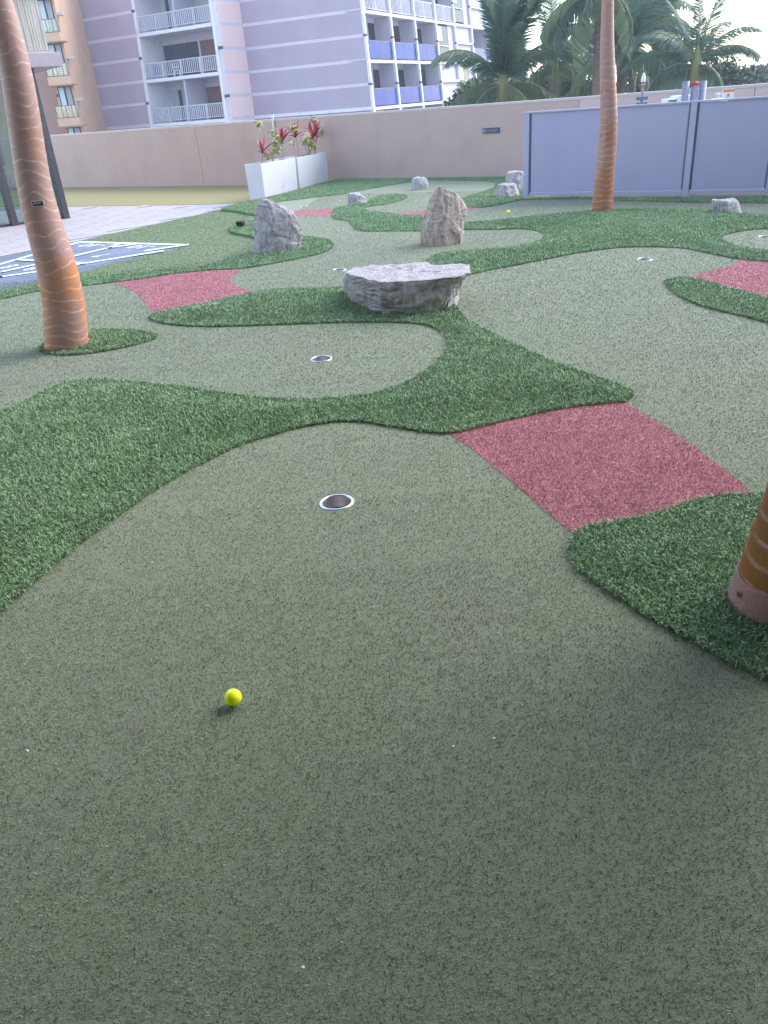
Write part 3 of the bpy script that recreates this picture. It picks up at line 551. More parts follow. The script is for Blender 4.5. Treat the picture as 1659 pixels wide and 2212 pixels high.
MB().add([(-.09,-.06,hh-.2),(.09,-.06,hh-.2),(.09,.06,hh-.2),(-.09,.06,hh-.2),(-.07,-.03,hh-.02),(.085,-.02,hh),(.085,.03,hh),(-.07,.03,hh-.02)], [(3,2,1,0),(4,5,6,7),(0,1,5,4),(1,2,6,5),(2,3,7,6),(3,0,4,7)]).build('bag_body', M['rail'], o, .02)
MB().box(-.08,.08,-.05,.05,0,hh-.202).build('stand', M['pipe'], o, .004)

# ------------------------------------------------------------ planters and their plants
def z6(p): return ((950+p[0]/4.147)/1.8228, (420+p[1]/4.147)/1.8228)
pb, pc = gnd(573,427.5,-.02), gnd(711,391.5,0); PD = (pc-pb); PD.z = 0; PLn = PD.length; PD.normalize(); PN = Vector((-PD.y, PD.x, 0))
PHt = .545; half = PLn/2
def planter(u0, u1, lab):
    o = empty('planter', pb+PD*u0, math.atan2(PD.y, PD.x), lab, 'planter', 'white planters by the wall'); l = u1-u0; w = .34; t = .018; tp = .012
    ob = [(tp,tp),(l-tp,tp),(l-tp,w-tp),(tp,w-tp)]; ot = [(0,0),(l,0),(l,w),(0,w)]; it = [(t,t),(l-t,t),(l-t,w-t),(t,w-t)]
    vs = [(x,y,-.06) for x,y in ob]+[(x,y,PHt) for x,y in ot]+[(x,y,PHt) for x,y in it]+[(x,y,PHt-.09) for x,y in it]
    fs = [(3,2,1,0)]+[(i,(i+1)%4,4+(i+1)%4,4+i) for i in range(4)]+[(4+i,4+(i+1)%4,8+(i+1)%4,8+i) for i in range(4)]+[(8+i,8+(i+1)%4,12+(i+1)%4,12+i) for i in range(4)]
    MB().add(vs, fs).build('planter_box', M['white'], o, .004)
    MB().box(t+.001,l-t-.001,t+.001,w-t-.001,PHt-.12,PHt-.05).build('soil', M['soil'], o)
planter(0, half*.985, 'nearer of the two white tapered planters, left side face showing'); planter(half*1.03, PLn, 'farther of the two white tapered planters, touching the wall side')
def leaf_mesh(name, Lh, w, droop, mats, fold=.25):
    V = []; F = []; n = 7
    for i in range(n):
        u = i/(n-1); ww = w*math.sin(PI*min(1, (.12+u*.88)))**.8*(1 if u < .98 else .05); x = Lh*u*math.cos(droop*u*.6); z = -Lh*.5*droop*u*u
        V += [(x, -ww/2, z+fold*ww*.5), (x, 0, z), (x, ww/2, z+fold*ww*.5)]
    for i in range(n-1):
        a = i*3; F += [(a, a+3, a+4, a+1), (a+1, a+4, a+5, a+2)]
    me = bpy.data.meshes.new(name); me.from_pydata(V, [], F); me.polygons.foreach_set('use_smooth', [True]*len(F)); me.materials.append(mats); me.update(); return me
TI = [leaf_mesh('red_leaf', .29, .062, d, M['tired']) for d in (.05,.35,.8)]+[leaf_mesh('red_leaf', .24, .055, .6, M['tidark'])]
LIME = [leaf_mesh('lime_leaf', .075, .028, d, M['lime']) for d in (.1,.5,.9)]
def plane_pt(p, back=.17): return on_plane(*z6(p), pb+PN*back, PN)
def ti_plant(base, tops, n, lab, sc=1.):
    b = plane_pt(base); b.z = PHt-.055; o = empty('red_leaf_plant', b, 0, lab, 'plant', 'red leaved plants in the white planters')
    for top in tops:
        q = plane_pt(top)-b; MB().tube([(0,0,-.01), q*.5+Vector((.008,0,0)), q], [.008,.007,.006], 6).build('stem', M['stem'], o)
        for i in range(n):
            u = (i+.5)/n; me = TI[0] if u < .3 else TI[1] if u < .55 else TI[random.choice((2,3))]
            l = link('leaf', me, o); az = i*2.4+random.uniform(-.3,.3); pitch = R(82)-u*R(75)+random.uniform(-.12,.12); k = sc*random.uniform(.8,1.1)
            l.location = q-Vector((0,0,.03*u)); l.rotation_euler = (random.uniform(-.3,.3), -pitch, az); l.scale = (k,k,k)
def lime_cluster(o, c, r, n, zs=1.):
    for i in range(n):
        l = link('leaf', random.choice(LIME), o); d = Vector((random.gauss(0,1), random.gauss(0,1), random.gauss(0,1))).normalized(); rr = r*random.random()**.4
        l.location = c+Vector((d.x*rr, d.y*rr, d.z*rr*zs)); l.rotation_euler = (random.uniform(-.6,.6), random.uniform(-.7,.7), random.uniform(0,2*PI)); k = random.uniform(.8,1.5); l.scale = (k,k,k)
def lime_plant(base, tufts, lab):
    b = plane_pt(base, .14); b.z = PHt-.055; o = empty('lime_plant', b, 0, lab, 'plant', 'lime green plants in the white planters')
    for top, r, n, zs in tufts:
        q = plane_pt(top, .14)-b; MB().tube([(0,0,-.01), Vector((q.x*.35,q.y*.35,q.z*.6)), q], [.006,.005,.003], 5).build('stem', M['stem'], o); lime_cluster(o, q, r, n, zs)
ti_plant((330,905), [(345,740)], 12, 'red leaved plant nearest the left end of the nearer planter')
ti_plant((680,850), [(662,580)], 11, 'red leaved plant at the right end of the nearer planter')
ti_plant((945,795), [(888,480)], 10, 'dark red plant leaning left between the two planters')
ti_plant((1205,740), [(1225,470),(1160,520)], 11, 'bushiest red leaved plant in the farther planter', 1.1)
lime_plant((412,895), [((420,800), .045, 26, 1.1)], 'low lime green tuft beside the leftmost red plant')
lime_plant((515,865), [((565,590), .075, 70, 1.7), ((560,700), .06, 36, 1.3), ((510,420), .04, 20, 1), ((280,280), .045, 26, 1), ((830,590),.04,18,1)], 'tall lime green plant in the middle of the nearer planter')
lime_plant((1100,765), [((1060,520), .07, 46, 1.3), ((1120,610), .07, 40, 1.2), ((1190,220), .045, 26, 1), ((1320,430), .04, 20, 1), ((830,370), .06, 34, 1), ((1170,650),.05,22,1)], 'spreading lime green plant in the farther planter')

# ------------------------------------------------------------ boulders
def rock_layers(name, layers, m, label, sub=(10, 14), amp=.022, seed=0, fold=.010, K=None, cat='boulder', group='grey boulders on the mini golf course', dirz=1., strata=0.):
    """stacked world-space outlines (lists of Vector, bottom to top, same length) meshed, roughened and closed"""
    K = len(layers[0]); NU = K*sub[0]; rows = []
    for li in range(len(layers)-1):
        for j in range(sub[1]):
            t = j/sub[1]; rows.append([layers[li][k].lerp(layers[li+1][k], t) for k in range(K)])
    rows.append(layers[-1])
    c0 = sum(layers[0], Vector())/K; ctop = sum(layers[-1], Vector())/K
    for j in range(1, 8): rows.append([p.lerp(ctop, j/8) for p in layers[-1]])
    V = []
    for r_ in rows:
        for k in range(K):
            for s_ in range(sub[0]):
                t = s_/sub[0]; V.append(r_[k].lerp(r_[(k+1) % K], t))
    V.append(ctop.copy()); base = Vector((c0.x, c0.y, 0)); nr = len(rows)
    F = [(i*NU+k, i*NU+(k+1) % NU, (i+1)*NU+(k+1) % NU, (i+1)*NU+k) for i in range(nr-1) for k in range(NU)]+[((nr-1)*NU+k, (nr-1)*NU+(k+1) % NU, nr*NU) for k in range(NU)]
    me = bpy.data.meshes.new(name); me.from_pydata([v-base for v in V], [], F); me.update()
    bm = bmesh.new(); bm.from_mesh(me); bmesh.ops.recalc_face_normals(bm, faces=bm.faces)
    for _ in range(1): bmesh.ops.smooth_vert(bm, verts=bm.verts, factor=.5, use_axis_x=True, use_axis_y=True, use_axis_z=True)
    bm.normal_update(); off = Vector((seed*7.3, seed*3.1, seed*1.7)); mv = []
    rs = np.random.default_rng(seed+100); C0 = np.array([v.co[:] for v in bm.verts]); N0 = np.array([v.normal[:] for v in bm.verts]); size = np.ptp(C0, axis=0).max()
    for _ in range(26):
        i = rs.integers(len(C0)); nn = N0[i]+rs.normal(0, .28, 3)
        if strata: nn[2] *= .35 if abs(N0[i][2]) < .7 else 1
        nn /= np.linalg.norm(nn)+1e-9; lim = (C0@nn).max(); dpt = size*rs.uniform(.006, .022)*(.3 if strata else 1)
        near = np.linalg.norm(C0-C0[i], axis=1) < size*rs.uniform(.22, .5); dd_ = C0[i]@nn-dpt*rs.uniform(0, .5); over = C0@nn-dd_
        C0 -= np.where(near & (over > 0), np.minimum(over, dpt*1.6)*.92, 0)[:, None]*nn
    gx_ = C0[:, :2].mean(0); C0[:, :2] = gx_+(C0[:, :2]-gx_)*1.035; C0[:, 2] *= 1.02
    for v, c in zip(bm.verts, C0): v.co = c
    bm.normal_update()
    for v in bm.verts:
        p = v.co+off; q = Vector((p.x*7+p.z*2*dirz, p.y*7, p.z*4.5-p.x*2.2*dirz))
        f1 = noise.fractal(q, .9, 2.1, 4); fine = noise.fractal(p*38, .8, 2.2, 3); med = noise.ridged_multi_fractal(q*2.2, .9, 2.1, 3, 1, 2)-1.2
        d = amp*f1*.36+fine*.0045-amp*.16*med
        if strata:
            sn = noise.noise(Vector((p.x*3.2, p.y*3.2, p.z*21+noise.noise(p*6)*2.2))); side = 1-abs(v.normal.z)
            d += side*strata*(max(0, sn)*.9-.9*max(0, 1-abs(sn+.12)*9))
            ck = abs(noise.noise(Vector((p.x*4.1+noise.noise(p*9)*.5, p.y*4.1, 3.3)))); d -= (1-side)*strata*.5*max(0, 1-ck*16)
        else:
            ck = abs(noise.noise(Vector((q.x*.55+noise.noise(p*8)*.35, q.y*.55, q.z*.30+5.5)))); d -= .012*max(0, 1-ck*13)
        mv.append(d)
    for v, d in zip(bm.verts, mv): v.co += v.normal*d
    bm.to_mesh(me); bm.free(); o = link(name, me, None, m, base); me.polygons.foreach_set('use_smooth', [True]*len(me.polygons))
    tag(o, label, cat, group); return o
def rock_sil(name, base_px, left, right, depth, m, label, seed, amp=.022, fold=.01, ridge=.5, dtop=.35, lean=.0, yofs=0., sub=(9, 5), **kw):
    """boulder from its outline: left/right edges (bottom to top) on an upright plane through its base, given real depth"""
    g0 = gnd(*base_px); Y = g0.y+depth*.25+yofs; lay = []; n = 13
    Lp = [at(x, y, Y) for x, y in left]; Rp = [at(x, y, Y) for x, y in right]; zt = min(Lp[-1].z, Rp[-1].z)
    def ex(Q, z):
        if z <= Q[0].z: return Q[0].x
        for a, b in zip(Q, Q[1:]):
            if a.z <= z <= b.z: return a.x+(b.x-a.x)*(z-a.z)/max(1e-6, b.z-a.z)
        return Q[-1].x
    for i in range(n):
        t = i/(n-1); z = -.06+(zt+.06)*t; l, r_ = ex(Lp, z), ex(Rp, z); w = r_-l; tt = max(0, z/zt); d = depth*(1-(1-dtop)*tt**1.3); yc = Y+lean*z
        lay.append([Vector((l, yc, z)), Vector((l+w*.14, yc-d*.38, z)), Vector((l+w*ridge, yc-d*.55, z)), Vector((l+w*.86, yc-d*.34, z)), Vector((r_, yc+d*.02, z)), Vector((l+w*.84, yc+d*.4, z)), Vector((l+w*.5, yc+d*.5, z)), Vector((l+w*.16, yc+d*.38, z))])
    return rock_layers(name, lay, m, label, sub, amp, seed, fold, **kw)
zt7 = lambda pts: [((950+x/4.147)/1.8228, (760+y/4.147)/1.8228) for x, y in pts]
rock_sil('boulder', (600,548), zt7([(160,1040),(165,870),(190,780),(188,600),(212,430),(218,285),(285,190),(303,115),(340,95)]), zt7([(1000,960),(1022,870),(1020,650),(1000,550),(930,480),(900,400),(840,310),(760,240),(640,200),(550,180),(470,115),(410,92)]), .30, M['rockgrey'], 'tall grey slab boulder with slanted right edge below the planters', 3, .02, .012, .35, .35, sub=(15, 8))
zt8 = lambda pts: [((1620+x/6.381)/1.8228, (700+y/6.381)/1.8228) for x, y in pts]
rock_sil('boulder', (955,528), zt8([(225,1560),(220,1300),(250,1030),(330,800),(440,620),(510,450),(580,290),(640,215),(690,178)]), zt8([(1340,1600),(1345,1480),(1370,1250),(1420,980),(1370,820),(1350,640),(1290,480),(1200,385),(1000,340),(900,280),(830,215),(760,180)]), .34, M['rockwarm'], 'tall pointed warm grey boulder standing alone mid course', 5, .022, .012, .5, .3, dirz=-1., sub=(15, 8))
zs = lambda x0, y0, s, pts: [((x0+x/s)/1.8228, (y0+y/s)/1.8228) for x, y in pts]
rock_sil('boulder', (770,445), zs(800,650,1.843,[(1046,300),(1042,240),(1050,208),(1075,200)]), zs(800,650,1.843,[(1195,278),(1198,265),(1170,220),(1140,200)]), .26, M['rockgrey'], 'small whitish boulder on the rough left of the pointed boulder', 8, .018, .010, .55, .7)
rock_sil('boulder', (904,410), zs(1600,600,2.074,[(28,318),(35,270),(50,215),(72,203)]), zs(1600,600,2.074,[(185,300),(184,250),(172,215),(152,197)]), .28, M['rockgrey'], 'small grey boulder farthest back, close to the wall', 11, .018, .010, .5, .6)
rock_sil('boulder', (1090,427), zs(1600,600,2.074,[(713,372),(715,340),(735,280),(752,250)]), zs(1600,600,2.074,[(930,360),(928,320),(905,275),(888,250)]), .34, M['rockgrey'], 'front boulder of the pair at the left end of the fence', 14, .02, .010, .45, .6)
rock_sil('boulder', (1118,410), zs(1600,600,2.074,[(806,300),(806,240),(812,180),(830,160)]), zs(1600,600,2.074,[(985,300),(980,230),(970,175),(952,152)]), .36, M['rockgrey'], 'rear boulder of the pair, half hidden by the fence end post', 17, .02, .010, .5, .7)
rock_sil('boulder', (1567,468), zs(2300,600,2.291,[(1138,570),(1142,520),(1152,440),(1175,414)]), zs(2300,600,2.291,[(1420,548),(1405,490),(1385,440),(1345,415)]), .30, M['rockgrey'], 'small pale boulder right of the slim palm trunk', 21, .02, .012, .45, .7)
# low flat slab with an overhanging spur
zf = lambda pts: [((1330+x/2.91)/1.8228, (1000+y/2.91)/1.8228) for x, y in pts]
RZ = .05; topz = at(*zf([(480,330)])[0], gnd(*zf([(480,650)])[0], RZ).y).z
keys_t = [(110,232),(250,275),(470,325),(800,312),(1150,290),(1420,262),(1548,225),(1545,140),(1400,122),(1110,132),(1000,90),(700,122),(430,128),(200,150)]
keys_b = [(125,500),(290,585),(480,648),(880,632),(1130,598),(1250,572),(1360,500),(1370,440),(1300,400),(1110,360),(980,345),(700,350),(400,380),(200,420)]
T_ = [gnd(x, y, topz) for x, y in zf(keys_t)]; B_ = [gnd(x, y, RZ) for x, y in zf(keys_b)]
def mixl(t, z, out=0.):
    c = sum(B_, Vector())/len(B_); r_ = []
    for a, b in zip(B_, T_):
        q = a.lerp(b, t); q.z = z; d = (q-c); d.z = 0; q += d.normalized()*out; r_.append(q)
    return r_
lay = [mixl(0, -.05), mixl(.0, RZ), mixl(.15, RZ+(topz-RZ)*.3, .008), mixl(.35, RZ+(topz-RZ)*.62, .012), mixl(.78, RZ+(topz-RZ)*.90, .008), mixl(1, topz)]
rock_layers('boulder', lay, M['rockgrey'], 'low wide flat topped boulder with a spur pointing right', (11, 11), .018, 2, .008, strata=.030)

# ------------------------------------------------------------ cups, balls, spotlight, bits
cl = ['steel hole cup nearest the yellow ball', 'steel hole cup inside the round end of the second green', 'steel hole cup just behind the flat boulder', 'steel hole cup in the broad right hand green', 'steel hole cup at the right edge in the small round green', 'small pale hole cup behind the tall grey slab boulder']
for (c, lb) in zip(cup_xy, cl):
    o = empty('hole_cup', c, 0, lb, 'golf cup', 'steel hole cups set in the turf')
    MB().lathe([(.0660,-.03),(.0665,.0015),(.0655,.0035),(.0555,.0035),(.0540,.001)], 48).build('rim', M['steel'], o)
    MB().lathe([(.0538,.001),(.0530,-.02),(.0525,-.044),(.0522,-.0445)], 48).build('cup_wall', M['cupwall'], o)
    MB().lathe([(.0521,-.0446),(.044,-.046),(.030,-.047),(.008,-.0485)], 48).build('cup_floor', M['cupfloor'], o)
    MB().lathe([(.0078,-.0484),(.0078,-.06),(0,-.06)], 16).build('drain_hole', M['slot'], o)
    for a in (3.6, 5.9): MB().lathe([(.0035,0),(.0035,.004),(0,.0055)], 10, 0, (.046*math.cos(a), .046*math.sin(a), -.0465)).build('rivet', M['steel'], o)
def golf_ball(c, r_, label, mark):
    bm = bmesh.new(); bmesh.ops.create_icosphere(bm, subdivisions=5, radius=r_); dirs = []; n = 336
    for i in range(n):
        y = 1-2*(i+.5)/n; th = i*2.399963; s_ = math.sqrt(1-y*y); dirs.append((math.cos(th)*s_, y, math.sin(th)*s_))
    D_ = np.array(dirs); Q = np.array([v.co for v in bm.verts]); Q /= np.linalg.norm(Q, axis=1)[:, None]; a = np.arccos(np.clip((Q@D_.T).max(1), -1, 1))
    dep = np.clip(1-(a/.085)**2, 0, 1)*r_*.014
    for v, q, d in zip(bm.verts, Q, dep): v.co = Vector(q)*(r_-d)
    me = bpy.data.meshes.new('golf_ball'); bm.to_mesh(me); bm.free(); me.polygons.foreach_set('use_smooth', [True]*len(me.polygons))
    if mark:
        o = empty('golf_ball', c, 0, label, 'golf ball'); link('ball_shell', me, o, M['ball'], (0,0,r_))
        mb = MB(); vd = (EYE-c-Vector((0,0,r_))).normalized(); sx = vd.cross(Vector((0,0,1))).normalized()*-1; sy = sx.cross(vd)*-1
        if sy.z < 0: sy = -sy
        for k in range(5):
            uu = .50+k*.085; f = lambda a_, b_: Vector((0,0,r_))+(vd*math.sqrt(max(0, 1-a_*a_-b_*b_))+sx*a_+sy*b_)*(r_*1.004)
            y0 = .24-.03*k; mb.add([f(uu,y0), f(uu+.06,y0-.02), f(uu+.06,y0+.06), f(uu,y0+.07)], [(0,1,2,3)])
        mb.build('printed_mark', M['ink'], o)
    else: tag(link('golf_ball', me, None, M['ball'], c+Vector((0,0,r_))), label, 'golf ball')
bc = gnd(507,1506+19*.9, 0); golf_ball(Vector((bc.x, bc.y, .004)), .0215, 'bright yellow golf ball lying alone on the near turf', True)
bc = gnd(1098,462.5); golf_ball(Vector((bc.x, bc.y, .003)), .0215, 'tiny yellow golf ball far off, near the boulder pair', False)
p = gnd(521,493); o = empty('spotlight', p, -.3, 'small black ground spotlight on the rough beside the tall grey boulder', 'spotlight')
MB().add([(-.05,-.03,.03),(.05,-.03,.03),(.05,.05,.03),(-.05,.05,.03),(-.045,-.045,.085),(.045,-.045,.085),(.045,.03,.10),(-.045,.03,.10)], [(3,2,1,0),(4,5,6,7),(0,1,5,4),(1,2,6,5),(2,3,7,6),(3,0,4,7)]).build('lamp_housing', M['dark'], o, .006)
MB().box(-.04,.04,-.047,-.0455,.04,.08).build('lens', M['winglass'], o); MB().box(-.012,.012,-.01,.02,-.03,.03).build('spike', M['dark'], o)
mb = MB()
for x, y in ((1068,1603),(436,1634),(62,1629),(656,2098),(1048,660),(55,1310),(330,1220),(740,2045),(1150,610),(1505,458),(1070,488),(848,420),(735,435),(1470,668),(948,1288),(1240,870),(1145,775),(980,1620)):
    c = gnd(x, y); s_ = .0028*random.uniform(.7,1.5)*max(1, (c.length/2.2)**.8); a = random.uniform(0, PI)
    mb.hexa([(c.x+s_*math.cos(a+k*PI/2), c.y+s_*math.sin(a+k*PI/2), .009+(.002 if k % 2 else 0)) for k in range(4)]+[(c.x+s_*.8*math.cos(a+k*PI/2), c.y+s_*.8*math.sin(a+k*PI/2), .0125+(.002 if k % 2 else 0)) for k in range(4)])
for (x, y), ln_, a in (((1083,493), .11, .5), ((1451,521), .08, .9)):
    c = gnd(x, y, .03); dx_, dy_ = math.cos(a)*ln_/2, math.sin(a)*ln_/2
    mb.hexa([(c.x-dx_, c.y-dy_, .035), (c.x, c.y-.004, .040), (c.x+dx_, c.y+dy_, .036), (c.x, c.y+.004, .040), (c.x-dx_, c.y-dy_, .038), (c.x, c.y-.004, .043), (c.x+dx_, c.y+dy_, .039), (c.x, c.y+.004, .043)])
tag(mb.build('white_bits', M['debris']), 'scattered tiny white bits of litter on the turf', None, None, 'stuff')

# ------------------------------------------------------------ wrapped palm trunks on the course
def wrap_mat(name, c_or, c_film, c_line):
    m = bpy.data.materials.new(name); m.use_nodes = True; t = m.node_tree; n = t.nodes; l = t.links; b = n['Principled BSDF']
    b.inputs['Roughness'].default_value = .42; b.inputs['Specular IOR Level'].default_value = .35
    tcn = n.new('ShaderNodeTexCoord'); mpn = n.new('ShaderNodeMapping'); mpn.inputs['Scale'].default_value = (1,1,.55); l.new(tcn.outputs['Object'], mpn.inputs[0])
    z = n.new('ShaderNodeTexNoise'); z.inputs['Scale'].default_value = 6; z.inputs['Detail'].default_value = 6; z.inputs['Roughness'].default_value = .55; l.new(mpn.outputs[0], z.inputs[0])
    mr = n.new('ShaderNodeMapRange'); mr.inputs[1].default_value = .36; mr.inputs[2].default_value = .56; l.new(z.outputs[0], mr.inputs[0])
    x = n.new('ShaderNodeMix'); x.data_type = 'RGBA'; x.inputs[6].default_value = (*c_or,1); x.inputs[7].default_value = (*c_film,1)
    fa = n.new('ShaderNodeAttribute'); fa.attribute_name = 'film'; ad = n.new('ShaderNodeMath'); ad.operation = 'ADD'; ad.use_clamp = True
    l.new(mr.outputs[0], ad.inputs[0]); l.new(fa.outputs['Fac'], ad.inputs[1]); l.new(ad.outputs[0], x.inputs[0])
    sc = n.new('ShaderNodeAttribute'); sc.attribute_name = 'scar'; z2 = n.new('ShaderNodeTexNoise'); z2.inputs['Scale'].default_value = 25; l.new(tcn.outputs['Object'], z2.inputs[0])
    mu = n.new('ShaderNodeMath'); mu.operation = 'MULTIPLY'; l.new(sc.outputs['Fac'], mu.inputs[0]); r2 = n.new('ShaderNodeMapRange'); r2.inputs[1].default_value = .35; r2.inputs[2].default_value = .6; r2.inputs[3].default_value = .2; r2.inputs[4].default_value = .9; l.new(z2.outputs[0], r2.inputs[0]); l.new(r2.outputs[0], mu.inputs[1])
    y = n.new('ShaderNodeMix'); y.data_type = 'RGBA'; y.inputs[7].default_value = (*c_line,1); l.new(mu.outputs[0], y.inputs[0]); l.new(x.outputs[2], y.inputs[6]); l.new(y.outputs[2], b.inputs['Base Color'])
    bp = n.new('ShaderNodeBump'); bp.inputs['Strength'].default_value = .12; bp.inputs['Distance'].default_value = .01; z3 = n.new('ShaderNodeTexNoise'); z3.inputs['Scale'].default_value = 60; l.new(tcn.outputs['Object'], z3.inputs[0]); l.new(z3.outputs[0], bp.inputs['Height']); l.new(bp.outputs[0], b.inputs['Normal'])
    return m
M['wrap'] = wrap_mat('trunk_wrap', (.58,.225,.085), (.42,.26,.23), (.72,.58,.55))
M['wrapslim'] = wrap_mat('slim_trunk_wrap', (.40,.165,.085), (.40,.235,.20), (.58,.43,.38))
M['wrapnear'] = wrap_mat('near_trunk_wrap', (.25,.092,.018), (.19,.075,.024), (.38,.29,.26))
M['footing'] = mat('pink_footing', (.30,.165,.135), .85, (.35,.20,.17), 9, 6, bump=.25, bscale=40, dirt=(.22,.125,.105), dscale=4, dpos=(.5,.7))
def trunk_mesh(name, axis, spacing, wav, seed, na=80, dz=.005, ztop=2.6, line=.12, step=.010):
    """axis: list of (x, y, z, r); rings wander in height with the angle; scar = pale ring lines"""
    A = np.array(axis); zs_ = np.r_[np.arange(A[0,2], ztop, dz), np.arange(ztop, A[-1,2], .08), A[-1,2]]
    zg = np.arange(A[0,2], A[-1,2]+.01, .01); sm = lambda a: np.convolve(np.pad(a, 20, 'reflect', reflect_type='odd'), np.ones(41)/41, 'valid')
    cx, cy, cr = (np.interp(zs_, zg, sm(np.interp(zg, A[:,2], A[:,k]))) for k in (0,1,3))
    th = np.linspace(0, 2*PI, na, endpoint=False); Z, T = np.meshgrid(zs_, th, indexing='ij'); rs = np.random.default_rng(seed); ph = rs.uniform(0, 6.28, 8)
    cell = Z/spacing+.35*np.sin(Z*3.1+ph[0])
    w = wav*(np.sin(2*T+ph[1]+Z*6)+.6*np.sin(3*T+ph[2]-Z*9)+.35*np.sin(5*T+ph[3]+Z*14))+.12*np.sin(T+ph[4])
    f = cell+w; fr = f-np.floor(f); scar = np.clip(1-np.abs(fr-.5)/line, 0, 1)**.7
    idx = np.floor(f).astype(int); brk = np.random.default_rng(seed+1).uniform(.15, 1, 400)[np.clip(idx, 0, 399)]; scar *= np.clip(brk+.5*np.sin(2*T+idx*2.1), 0, 1)
    rr = cr[:, None]*(1+step*(np.where(fr > .5, fr-.5, fr+.5)-.5)*2+.018*np.sin(3*T+ph[5])*np.exp(-Z*2.5))
    V = np.stack([cx[:, None]+rr*np.cos(T), cy[:, None]+rr*np.sin(T), Z], -1).reshape(-1, 3); nz_ = len(zs_); i, j = np.meshgrid(np.arange(nz_-1), np.arange(na), indexing='ij'); j2 = (j+1) % na
    F = np.stack([i*na+j, i*na+j2, (i+1)*na+j2, (i+1)*na+j], -1).reshape(-1, 4)
    film = .30*np.sin(T+ph[6])+.40*np.clip((Z-.5)/.8, 0, 1)-.55*np.exp(-Z*2.5)
    return np_mesh(name, V, F, None, {'scar': scar.ravel(), 'film': film.ravel()}, True)
# palm fronds: three shapes, shared by every palm
def frond_mesh(name, Lf, rise, droop, nl, ll, hang, leafm, seed):
    rs = random.Random(seed); mb = MB(); pts = []; n = 14
    for i in range(n+1):
        u = i/n; a = rise-droop*u**1.4; pts.append(Vector((0,0,0)) if i == 0 else pts[-1]+Vector((math.cos(a), 0, math.sin(a)))*(Lf/n))
    mb.tube(pts, [.030*(1-.85*i/n)+.004 for i in range(n+1)], 5, 1)
    for i in range(nl):
        u = .10+.90*i/(nl-1); f = u*n; k = min(n-1, int(f)); p = pts[k].lerp(pts[k+1], f-k); t = (pts[k+1]-pts[k]).normalized(); up = Vector((-t.z, 0, t.x))
        l = ll*(math.sin(PI*min(1, .2+u*.75))**.6)*rs.uniform(.85, 1.1)
        for s_ in (-1, 1):
            sw = rs.uniform(.25, .5)+.5*u; h = hang*rs.uniform(.6, 1.3); d = (Vector((0, s_, 0))*math.cos(h)+t*sw-up*math.sin(h)*.9).normalized(); d2 = (d+Vector((0,0,-.55*hang-.15))).normalized()
            m_ = p+d*l*.55; e = m_+d2*l*.45; wd_ = t*.019; mb.add([p-wd_*.6, p+wd_*.6, m_+wd_, m_-wd_, e], [(0,1,2,3),(3,2,4)], 0)
    me = mb.mesh(name); me.materials.append(leafm); me.materials.append(M['rachis']); return me
FR = {'up': [frond_mesh('frond', 3.2, R(8), R(28), 112, .72, .35, M['frond'], 1), frond_mesh('frond', 3.0, R(10), R(45), 96, .64, .5, M['frond'], 2)],
      'arch': [frond_mesh('frond', 3.1, R(12), R(85), 96, .68, .75, M['frond'], 3), frond_mesh('frond', 2.9, R(12), R(100), 92, .68, .95, M['frondlight'], 4)],
      'droop': [frond_mesh('frond', 2.8, R(5), R(95), 90, .72, 1.25, M['frond'], 5), frond_mesh('frond', 2.6, R(0), R(80), 88, .72, 1.35, M['frondlight'], 6)],
      'dry': [frond_mesh('frond', 2.4, R(0), R(70), 40, .5, 1.4, M['frondold'], 7)]}
def crown(o, c, spec, seed, sc=1.):
    """spec: (kind, pitch degrees, azimuth degrees, scale) fronds leaving the crown centre c"""
    for kind, pit, az, k in spec:
        l = link('frond', random.choice(FR[kind]), o); l.location = c; l.rotation_euler = (random.uniform(-.25,.25), -R(pit), R(az)); s_ = k*sc; l.scale = (s_, s_, s_)
def auto_crown(seed, nup, narch, ndroop, ndry=0):
    rs = random.Random(seed); out_ = []
    for n_, kind, p0, p1 in ((nup,'up',55,88),(narch,'arch',22,58),(ndroop,'droop',-30,18),(ndry,'dry',-75,-50)):
        a0 = rs.uniform(0,360)
        for i in range(n_): out_.append((kind, rs.uniform(p0,p1), a0+360*i/max(1,n_)+rs.uniform(-14,14), rs.uniform(.82,1.1)))
    return out_
def course_palm(name, pts, widths, Y, label, m, spacing, wav, seed, htop, rbase=None, **kw):
    ax = []
    for (x, y), w in zip(pts, widths):
        p = at(x, y, Y); dep = (p-EYE).dot(FWD); ax.append((p.x, p.y, p.z, w/PF*dep/2))
    b = Vector((ax[0][0], ax[0][1], 0)); ax = [(a[0]-b.x, a[1]-b.y, a[2], a[3]) for a in ax]; e = ax[-1]; zt = e[2]
    ax = [(ax[0][0], ax[0][1], -.03, ax[0][3]*1.01)]+[a for a in ax if a[2] > .01]
    g_ = (ax[-1][0]-ax[-3][0])/(ax[-1][2]-ax[-3][2]); ax.append((e[0]+g_*.5*(htop-zt), e[1], htop, max(.05, e[3]*.75)))
    o = empty(name, b, 0, label, 'palm tree', 'palm trees with wrapped trunks on the course')
    link('trunk', trunk_mesh('trunk', ax, spacing, wav, seed, ztop=zt+.25, **kw), o, m)
    crown(o, Vector((ax[-1][0], ax[-1][1], htop)), auto_crown(seed, 4, 7, 5), seed, .62); return o, ax
tl, axl = course_palm('palm_tree', [(145,758),(143,700),(134,621),(114,542),(86,462),(70,383),(58,305),(47,222),(32,139),(15,69),(-5,0)], [91,89,86,81,74,69,70,68,65,62,58], gnd(145,757).y+.10, 'left palm with orange brown wrapped trunk and a small name plate', M['wrap'], .064, .30, 3, 5.6, line=.05, step=.007)
